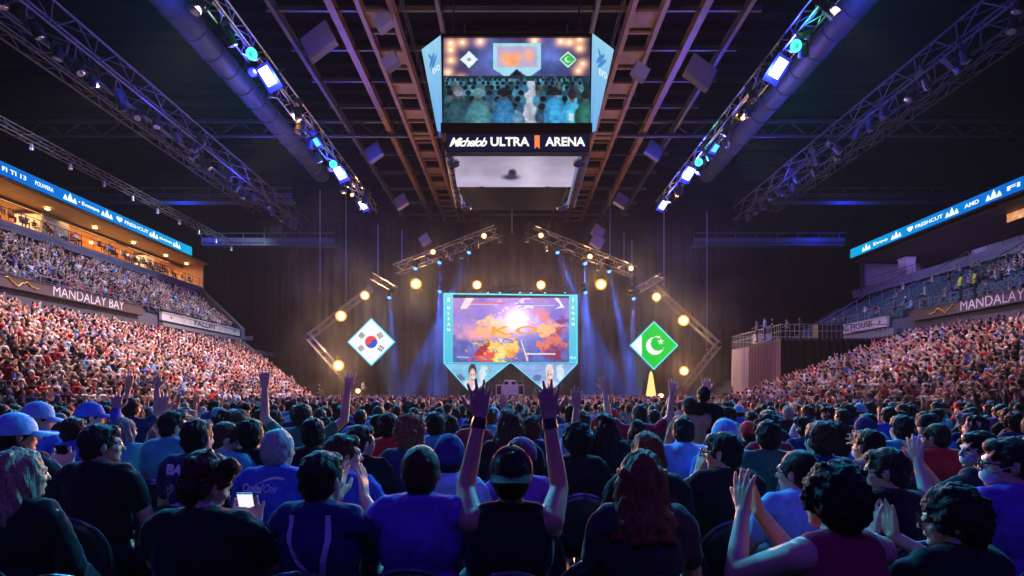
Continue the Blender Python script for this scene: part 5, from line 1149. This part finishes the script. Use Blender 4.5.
        b = MB(); b.box((0, -.0055, 0), (.066, .002, .138)); b.build('screen', E['phone'] if i == 1 else M['lens'], ph)

# further rows, each seat one spectator
AUTO = [fig(pose='down', turn=0), fig(pose='down', turn=22), fig(pose='down', turn=-24), fig(pose='fold', turn=0, build=1.1), fig(pose='down', turn=45, garment='hoodie'), fig(pose='down', turn=-48, garment='hoodie', build=1.08), fig(pose='fold', turn=8, lean=.18, nod=10), fig(pose='down', turn=0, garment='jacket', build=1.1)]
AUTO_G = ['tee', 'tee', 'tee', 'tee', 'hoodie', 'hoodie', 'tee', 'jacket']
SPEC = [(fig(pose='up', turn=0, voxel=.0075), 'tee', 'both arms raised'), (fig(pose='leftup', turn=0, voxel=.0075), 'tee', 'left arm raised'), (fig(pose='clap', turn=10, voxel=.012), 'tee', 'clapping'), (fig(pose='wide', turn=0, voxel=.0075, garment='jacket'), 'jacket', 'arms spread'), (fig(pose='chin', turn=20, voxel=.012), 'tee', 'hand at chin')]
HWORD = dict(short='short', crop='cropped', tousled='tousled', curly='curly', bob='chin-length', long='long')
GWORD = dict(tee='T-shirt', hoodie='hooded top', jacket='jacket')
CK = ['black', 'black', 'navy', 'navy', 'blue', 'teal', 'grey', 'charcoal', 'white', 'lightblue', 'green', 'red', 'maroon', 'brightblue', 'purple', 'tan']
CW = [9, 6, 6, 4, 6, 7, 3, 5, 3, 4, 4, 2, 2, 5, 3, 1]
for r, D_ in enumerate(ROWS):
    if r == 0: continue
    hw = .87*D_+.35; xs = np.arange(-hw, hw, .55)+ (r % 2)*.2; seat = 0; row = []
    for x in xs:
        x = x+rr.uniform(-.05, .05); y = D_+rr.uniform(-.08, .08)
        if abs(x) > 14.8: continue
        px_ = VX+x*F/y
        if not (-20 < px_ < 1044): continue
        if any(abs(x-a) < (.46 if abs(y-b_) < .75 else 0) for a, b_ in placed if abs(y-b_) < .75): continue
        if r <= 2 and rr.random() < .35: continue
        if rr.random() < .05: continue
        row.append((x, y))
    for k_, (x, y) in enumerate(row):
        if count >= 292: break
        sp = rr.random() < .04 and r > 4
        if sp: fg, gm, act = rr.choice(SPEC)
        else: j = rr.choices(range(8), (5, 3, 3, 3, 1.5, 1.5, 2, 1.5))[0]; fg, gm, act = AUTO[j], AUTO_G[j], ''
        hs = rr.choices(('short', 'crop', 'tousled', 'curly', 'bob', 'long', 'cap', 'bcap', 'beanie'), (9, 4, 3, 3, 1.5, 3, 3, 1.2, 1))[0]
        hc = rr.choices(('black', 'dark', 'brown', 'auburn', 'blond', 'grey'), (8, 6, 4, 1, 1, .6))[0]; cc = rr.choices(CK, CW)[0]; hatc = rr.choice(('black', 'navy', 'blue', 'grey', 'red', 'teal', 'lightblue'))
        s = rr.uniform(.94, 1.03)
        cn = CNAME.get(cc, cc)
        look = ('%s %s hair' % (HWORD[hs], hc) if hs in HWORD else '%s %s' % (CNAME.get(hatc, hatc), {'cap': 'cap', 'bcap': 'backward cap', 'beanie': 'knit hat'}[hs]))
        lab = 'person, %s, %s %s%s, %s from left in %s floor row' % (look, cn, GWORD[gm], (', '+act) if act else '', (ordn+['sixteenth', 'seventeenth', 'eighteenth', 'nineteenth', 'twentieth', 'twenty-first', 'twenty-second', 'twenty-third', 'twenty-fourth', 'twenty-fifth', 'twenty-sixth', 'twenty-seventh', 'twenty-eighth', 'twenty-ninth', 'thirtieth', 'thirty-first', 'thirty-second', 'thirty-third', 'thirty-fourth', 'thirty-fifth', 'thirty-sixth', 'thirty-seventh', 'thirty-eighth', 'thirty-ninth', 'fortieth', 'forty-first'])[k_+1], ordn[r+1])
        person(fg, x, y, s, R(rr.uniform(-6, 6))+math.atan2(x, 60)*.5, rr.choice(SKINC), hs, HAIRC[hc], CLOTH[cc], lab, 'spectators seated on the arena floor', WORN[gm], CLOTH[hatc])
        placed.append((x, y)); count += 1
LAST = max(y for _, y in placed)
# chairs under and between the near rows
seatn = {}
for (x, y) in sorted(placed, key=lambda q: (q[1], q[0])):
    if y > 5.3 or (abs(x-(704-VX)*7.6/F) < .1 and y > 7): continue
    place_chair(x, y-.02, 'x'); seatn[(round(x, 2), round(y, 2))] = CHAIR
free = []
for r, D_ in enumerate(ROWS[:5]):
    hw = .87*D_+.3
    for x in np.arange(-hw, hw, .52):
        if not any(abs(x-a) < .42 and abs(D_-b_) < .5 for a, b_ in placed) and not any(abs(x-a) < .5 and abs(D_-b_) < .5 for a, b_ in free):
            free.append((x, D_))
for x, y in [(-1.62, 2.35), (.97-.6, 2.6)]+free: place_chair(x, y, 'x')
chs = sorted([o for o in bpy.data.objects if o.parent is None and o.name.startswith('folding_chair')], key=lambda o: (round(o.location.y/.85), o.location.x))
rowc = {}
for o in chs:
    r_ = round(o.location.y/.85); k_ = rowc[r_] = rowc.get(r_, 0)+1
    empt = any(abs(o.location.x-a) < .01 and abs(o.location.y-b_) < .01 for a, b_ in free)
    o['label'] = '%s black padded folding chair, %s from the left in floor row %s' % ('empty' if empt else 'occupied', ordn[min(k_, 15)] if k_ < 16 else 'seat %d' % k_, ordn[max(1, r_-2)])

# crew and staff standing about
CREW = [((733+40, 0), 46.5, 5.6, 'black', 'crew member in black standing on the draped platform near the white case'), ((757, 0), 48, 5.6, 'grey', 'crew member in grey standing on the draped platform near its left end'), ((800, 0), 46, 5.6, 'charcoal', 'crew member in dark clothes standing on the platform right of the white case'), ((765, 0), 46.2, 5.6, 'white', 'crew member in a pale shirt on the draped platform'), ((787, 0), 47, 5.6, 'tan', 'crew member in a tan shirt at the middle of the draped platform'),
        ((961, 0), 39.5, 7.6, 'vest', 'steward in a yellow vest above the MANDALAY BAY sign, left one'), ((975, 0), 38.5, 7.6, 'vest', 'steward in a yellow vest above the MANDALAY BAY sign, right one'),
        ((229, 0), 58, 5.2, 'white', 'person in white standing on the far end of the left lower stand'), ((363, 0), 55, .9, 'white', 'person in white standing at the foot of the stage below the white diamond'), ((318, 0), 49, .6, 'black', 'person in black standing by the far end of the left barriers')]
sf = fig(pose='down', turn=0, stand=True)
for (px, _), Y, z, c_, lab in CREW:
    x = (px-VX)*Y/F
    person(sf, x, Y, 1.0, R(90 if x > 0 else -90)*.8, SKINC[rr.randrange(4)], 'short', HAIRC['dark'], (.62, .78, .05) if c_ == 'vest' else CLOTH[c_], lab, None, 't_shirt', z=z+.44)

# ================================================================ the packed rest of the crowd: one mass
def crowd_template(kind):
    b = MB()
    b.ball((0, 0, .72), (.20, .13, .30), 8, 6); b.tube((-.2, 0, .93), (.2, 0, .93), .08, 6); b.ball((-.19, 0, .93), .085, 6, 4); b.ball((.19, 0, .93), .085, 6, 4)   # torso
    n1 = len(b.v)
    b.tube((0, 0, 1.0), (0, .02, 1.08), .055, 6); b.ball((0, .035, 1.13), (.075, .09, .11), 8, 6)
    for s in (-1, 1):
        if kind == 0: e, w = (s*.24, .1, .75), (s*.1, .3, .66)
        elif kind == 1: e, w = (s*.26, .15, .85), (s*.04, .3, 1.0)
        elif kind == 2: e, w = (s*.28, .08, 1.1), (s*.27, .12, 1.36)
        else: e, w = ((.24, .1, .75), (.1, .3, .66)) if s > 0 else ((-.26, .2, .9), (-.05, .16, 1.1))
        b.tube((s*.21, .02, .9), e, .05, 5, .04); b.tube(e, w, .04, 5, .03); b.ball(w, (.04, .04, .05), 5, 4)
    n2 = len(b.v); b.ball((0, .01, 1.165), (.082, .092, .098), 8, 5)
    n3 = len(b.v)
    for s in (-1, 1): b.tube((s*.09, 0, .52), (s*.13, .42, .50), .085, 6, .065); b.tube((s*.13, .42, .50), (s*.14, .40, .06), .06, 6, .045)
    tri = [];
    for f in b.f:
        for i in range(1, len(f)-1): tri.append((f[0], f[i], f[i+1]))
    v = np.array(b.v, np.float32); g = np.zeros(len(v), int); g[n1:n2] = 1; g[n2:n3] = 2; g[n3:] = 3
    return v, np.array(tri, np.int32), g
TPL = [crowd_template(k_) for k_ in range(4)]
pos = []      # x, y, z, heading (0 looks +Y), zone
y = LAST+.75
while y < 53.5:
    for x in np.arange(-14.6, 14.7, .56):
        if abs(x) < (y+1)*.9 and RNG.random() < .95: pos.append((x+RNG.normal(0, .05), y+RNG.normal(0, .08), 0., RNG.normal(0, .25), 0))
    y += .88
for D_ in ROWS:
    for x in np.arange(-14.6, 14.7, .56):
        if .87*D_+.75 < abs(x) < .87*D_+6: pos.append((x+RNG.normal(0, .04), D_+RNG.normal(0, .06), 0., RNG.normal(0, .25), 0))
def stand_people(sgn, x0, x1, z0, z1, n, yend, dens, y0, zone):
    dx = (x1-x0)/n; dz = (z1-z0)/n
    for k_ in range(n):
        x = x0+(k_+.35)*dx; z = z0+(k_+1)*dz
        ya = max(y0-5, x/.87-5)
        for yy in np.arange(ya, yend(x)-.3, .55):
            if RNG.random() < dens(x, yy): pos.append((sgn*(x+RNG.normal(0, .06)), yy+RNG.normal(0, .06), z-.02, -sgn*0+ (math.atan2(sgn*x, 62-yy) if yy < 62 else sgn*1.5)+RNG.normal(0, .3), zone))
aisle = lambda y: 0 if (y % 9.5) < .7 else 1
stand_people(-1, 16, 29.4, .1, ZL-2.0, NROW, lower_end_left, lambda x, y: .96*aisle(y+x*.1), 17, 1)
stand_people(1, 16, 29.4, .1, ZR-1.9, NROW, lambda x: 45, lambda x, y: .95*aisle(y+x*.1), 17, 1)
stand_people(-1, 30.1, 40, LU[0]-.2, LU[1], 14, lambda x: 64+(x-30)*1.1, lambda x, y: .80*aisle(y), 30, 2)
stand_people(1, 30.1, 40, RU[0]-.2, RU[1], 14, lambda x: 60, lambda x, y: .55 if y < 46 and x > 33 else (.10 if y < 56 else .04), 30, 2)
for _ in range(60):     # lounge guests at the rail
    yy = RNG.uniform(36, 76); pos.append((-RNG.uniform(40.6, 41.6), yy, 15.0+RNG.uniform(.1, .45), math.pi/2*-1+RNG.normal(0, .3), 3))
palC = np.array([CLOTH[c_] for c_ in ('black', 'black', 'charcoal', 'navy', 'white', 'white', 'grey', 'red', 'tan', 'maroon', 'lightblue', 'blue', 'white', 'grey')]+[(.62, .42, .40), CLOTH['black'], CLOTH['white'], CLOTH['charcoal']])
palF = np.array([CLOTH[c_] for c_ in ('black', 'navy', 'charcoal', 'blue', 'teal', 'white', 'grey', 'brightblue', 'green', 'maroon')])
palS = np.array(SKINC[:4]); palH = np.array([HAIRC[c_] for c_ in ('black', 'black', 'dark', 'dark', 'brown', 'auburn', 'blond', 'grey')]+[(.5, .04, .04), (.6, .6, .6)])
pos = np.array(pos); V_, F_, C_ = [], [], []; base = 0; kinds = RNG.choice(4, len(pos), p=(.58, .2, .06, .16))
for (x, y, z, h, zone), kd in zip(pos, kinds):
    v, t, g = TPL[kd]; s = RNG.uniform(.93, 1.05); ca, sa = math.cos(h), math.sin(h)
    q = v*s; q = np.stack([q[:, 0]*ca-q[:, 1]*sa+x, q[:, 0]*sa+q[:, 1]*ca+y, q[:, 2]+z], 1)
    cl = (palF if zone == 0 else palC)[RNG.integers(len(palF if zone == 0 else palC))]*RNG.uniform(.8, 1.15)
    cols = np.array([cl, palS[RNG.integers(4)], palH[RNG.integers(len(palH))], np.array((.03, .03, .05)) if RNG.random() < .7 else np.array((.25, .2, .17))])
    V_.append(q); F_.append(t+base); C_.append(cols[g]); base += len(v)
V_ = np.concatenate(V_).astype(np.float32); F_ = np.concatenate(F_).astype(np.int32); C_ = np.concatenate(C_).astype(np.float32)
me = bpy.data.meshes.new('packed_crowd'); me.vertices.add(len(V_)); me.vertices.foreach_set('co', V_.ravel()); me.loops.add(F_.size); me.loops.foreach_set('vertex_index', F_.ravel())
me.polygons.add(len(F_)); me.polygons.foreach_set('loop_start', np.arange(0, F_.size, 3, dtype=np.int32)); me.update(calc_edges=True)
at = me.attributes.new('Col', 'FLOAT_COLOR', 'POINT'); c4 = np.ones((len(V_), 4), np.float32); c4[:, :3] = C_; at.data.foreach_set('color', c4.ravel())
me.polygons.foreach_set('use_smooth', np.ones(len(F_), bool)); me.materials.append(M['crowd']); me.validate()
o = link('packed_crowd', me); tag(o, 'packed mass of seated spectators filling the far floor and both side stands', 'crowd', kind='stuff')
print('individuals', count, 'crowd', len(pos), 'faces', len(F_))
AIR_HAZE, STAGE_HAZE = .0002, .016
# ================================================================ light, haze, camera
def wash(loc, tgt, power, col, ang, radius=.4, blend=.5):
    return aim(bright('wash', 'SPOT', Vector(loc), power, col, radius, spot_size=R(ang), spot_blend=blend), tgt)
PINK = (1, .68, .62)
for y, p_ in ((26, 1.0), (36, 1.0), (46, 1.0)):
    wash((-13.4, y, 18.2), (-22, y+2, 2.5), 24000*p_, PINK, 72)
    if y < 45: wash((13.8, y, 18.2), (22, y+1, 2.2), 21000*p_, PINK, 66)
for y in (34, 48, 60): wash((-23, y, 18.8), (-35, y+2, 10), 5200, (.75, .9, 1), 90)
wash((23.4, 40, 18.8), (36, 44, 9.5), 3000, (.6, .85, 1), 80); wash((23.4, 54, 18.8), (33, 58, 8), 3200, (.45, .35, 1), 70); wash((23.4, 44, 18.8), (24, 51, 3), 2600, (.8, .8, .9), 40)
# blue floor washes from behind the camera and forward trusses, and teal over the middle rows
for x in (-9, 0, 9): wash((x, -6, 14), (x*.35, 3.2, 1.0), 1150, (.13, .05, 1), 46)
for x in (-13.4, 13.8): wash((x, 24, 18), (x*.35, 6.5, 1), 30000, (.03, .42, .8), 34)
wash((-13.4, 30, 18), (-4, 10, 1), 30000, (.03, .55, .75), 30); wash((13.8, 30, 18), (4.5, 10, 1), 30000, (.03, .55, .75), 30)
for x in (-13.4, 13.8): wash((x, 36, 18), (x*.2, 24, 1), 16000, (.08, .25, .8), 56)
for x in (-13.4, 13.8): wash((x, 20, 18.2), (x*.12, 2.6, 1.1), 2600, (.18, .05, 1), 34)
# warm rim from added unseen spots in front of the stage lamps
for px in (338, 684): wash(P(px, 366, 49), (0, 3, 1.2), 80000, (1, .35, .15), 30, .2)
for px in (477, 541): wash(P(px, 285, 49), (0, 4, 1.2), 50000, (1, .42, .28), 36, .2)
# suite light
for y in (40, 50, 60, 70):
    o = bright('suite_glow', 'AREA', (-45, y, 17.6), 3200, (1, .5, .15), shape='RECTANGLE', size=6, size_y=8)
o = bright('concourse_glow', 'AREA', (44, 62, 16.3), 500, (.45, .28, 1), shape='RECTANGLE', size=5, size_y=10)
# unseen warm spots on the steelwork round the cube, and added blue roof fill
wash((-5, 27, 19.5), (-9, 42, 24), 900, (1, .6, .42), 110, .3); wash((5, 27, 19.5), (9, 42, 24), 900, (1, .6, .42), 110, .3)
for x in (-17, 17): bright('roof_glow', 'POINT', (x*.95, 30, 20.2), 600, (.02, .03, 1), .4); bright('roof_glow', 'POINT', (x*.95, 46, 20.2), 300, (.03, .05, 1), .4)
for x in (-33, 33): bright('roof_glow', 'POINT', (x*.66, 50, 18.7), 700, (.04, .06, 1), .3); bright('roof_glow', 'POINT', (x*.66, 38, 18.5), 350, (.06, .06, 1), .3); bright('side_glow', 'POINT', (x, 60, 19), 900, (.02, .06, 1), .4)
# added unseen uplights that brighten the smoke by the diamonds
for x in (-12, 12): wash((x, 58, .9), (x*1.1, 60, 7), 7000, (.55, .72, 1), 34, .2)

w = bpy.data.worlds.new('arena_air'); sc.world = w; w.use_nodes = True; t = w.node_tree
bg = t.nodes['Background']; bg.inputs[0].default_value = (.02, .03, .10, 1); bg.inputs[1].default_value = .02
v = N(t, 'ShaderNodeVolumeScatter'); v.inputs['Anisotropy'].default_value = .25; v.inputs['Color'].default_value = (.9, .92, 1, 1)
ge = N(t, 'ShaderNodeNewGeometry'); sx = N(t, 'ShaderNodeSeparateXYZ'); t.links.new(ge.outputs['Position'], sx.inputs[0])
def ramp(sock, a, b_, lo=0., hi=1.):
    m = N(t, 'ShaderNodeMapRange', interpolation_type='SMOOTHSTEP'); m.inputs[1].default_value = a; m.inputs[2].default_value = b_; m.inputs[3].default_value = lo; m.inputs[4].default_value = hi
    t.links.new(sock, m.inputs[0]); return m.outputs[0]
def mul(a, b_):
    m = N(t, 'ShaderNodeMath', operation='MULTIPLY'); t.links.new(a, m.inputs[0])
    if isinstance(b_, float): m.inputs[1].default_value = b_
    else: t.links.new(b_, m.inputs[1])
    return m.outputs[0]
ab = N(t, 'ShaderNodeMath', operation='ABSOLUTE'); t.links.new(sx.outputs[0], ab.inputs[0])
nz = N(t, 'ShaderNodeTexNoise'); nz.inputs['Scale'].default_value = .28; nz.inputs['Detail'].default_value = 3; t.links.new(ge.outputs['Position'], nz.inputs[0])
m_ = mul(mul(ramp(ab.outputs[0], 25, 17), ramp(sx.outputs[2], 22, 10)), mul(ramp(sx.outputs[1], 52, 57), ramp(nz.outputs[0], .36, .66, .35, 1.6)))
ad = N(t, 'ShaderNodeMath', operation='MULTIPLY_ADD'); t.links.new(m_, ad.inputs[0]); ad.inputs[1].default_value = STAGE_HAZE; ad.inputs[2].default_value = AIR_HAZE
t.links.new(ad.outputs[0], v.inputs['Density']); t.links.new(v.outputs[0], t.nodes['World Output'].inputs['Volume'])
w.cycles.volume_sampling = "MULTIPLE_IMPORTANCE"; w.cycles.volume_step_size = 9.0; sc.cycles.volume_max_steps = 12

cam = bpy.data.cameras.new('camera'); co = bpy.data.objects.new('camera', cam); COL.objects.link(co); sc.camera = co
co.location = (0, 0, HC); co.rotation_euler = (R(90), 0, 0)
cam.sensor_width = 36; cam.lens = F/1024*36; cam.shift_x = -(VX-512)/1024; cam.shift_y = (VY-288)/1024; cam.clip_end = 300; cam.clip_start = .05
sc.view_settings.view_transform = 'Standard'; sc.view_settings.look = 'None'; sc.view_settings.gamma = 1; sc.view_settings.exposure = 0; sc.view_settings.use_curve_mapping = False
sc.cycles.max_bounces = 4; sc.cycles.diffuse_bounces = 2; sc.cycles.glossy_bounces = 2; sc.cycles.volume_bounces = 0; sc.cycles.transmission_bounces = 2
sc.cycles.use_denoising = True; sc.cycles.use_light_tree = True; sc.cycles.sample_clamp_indirect = 4
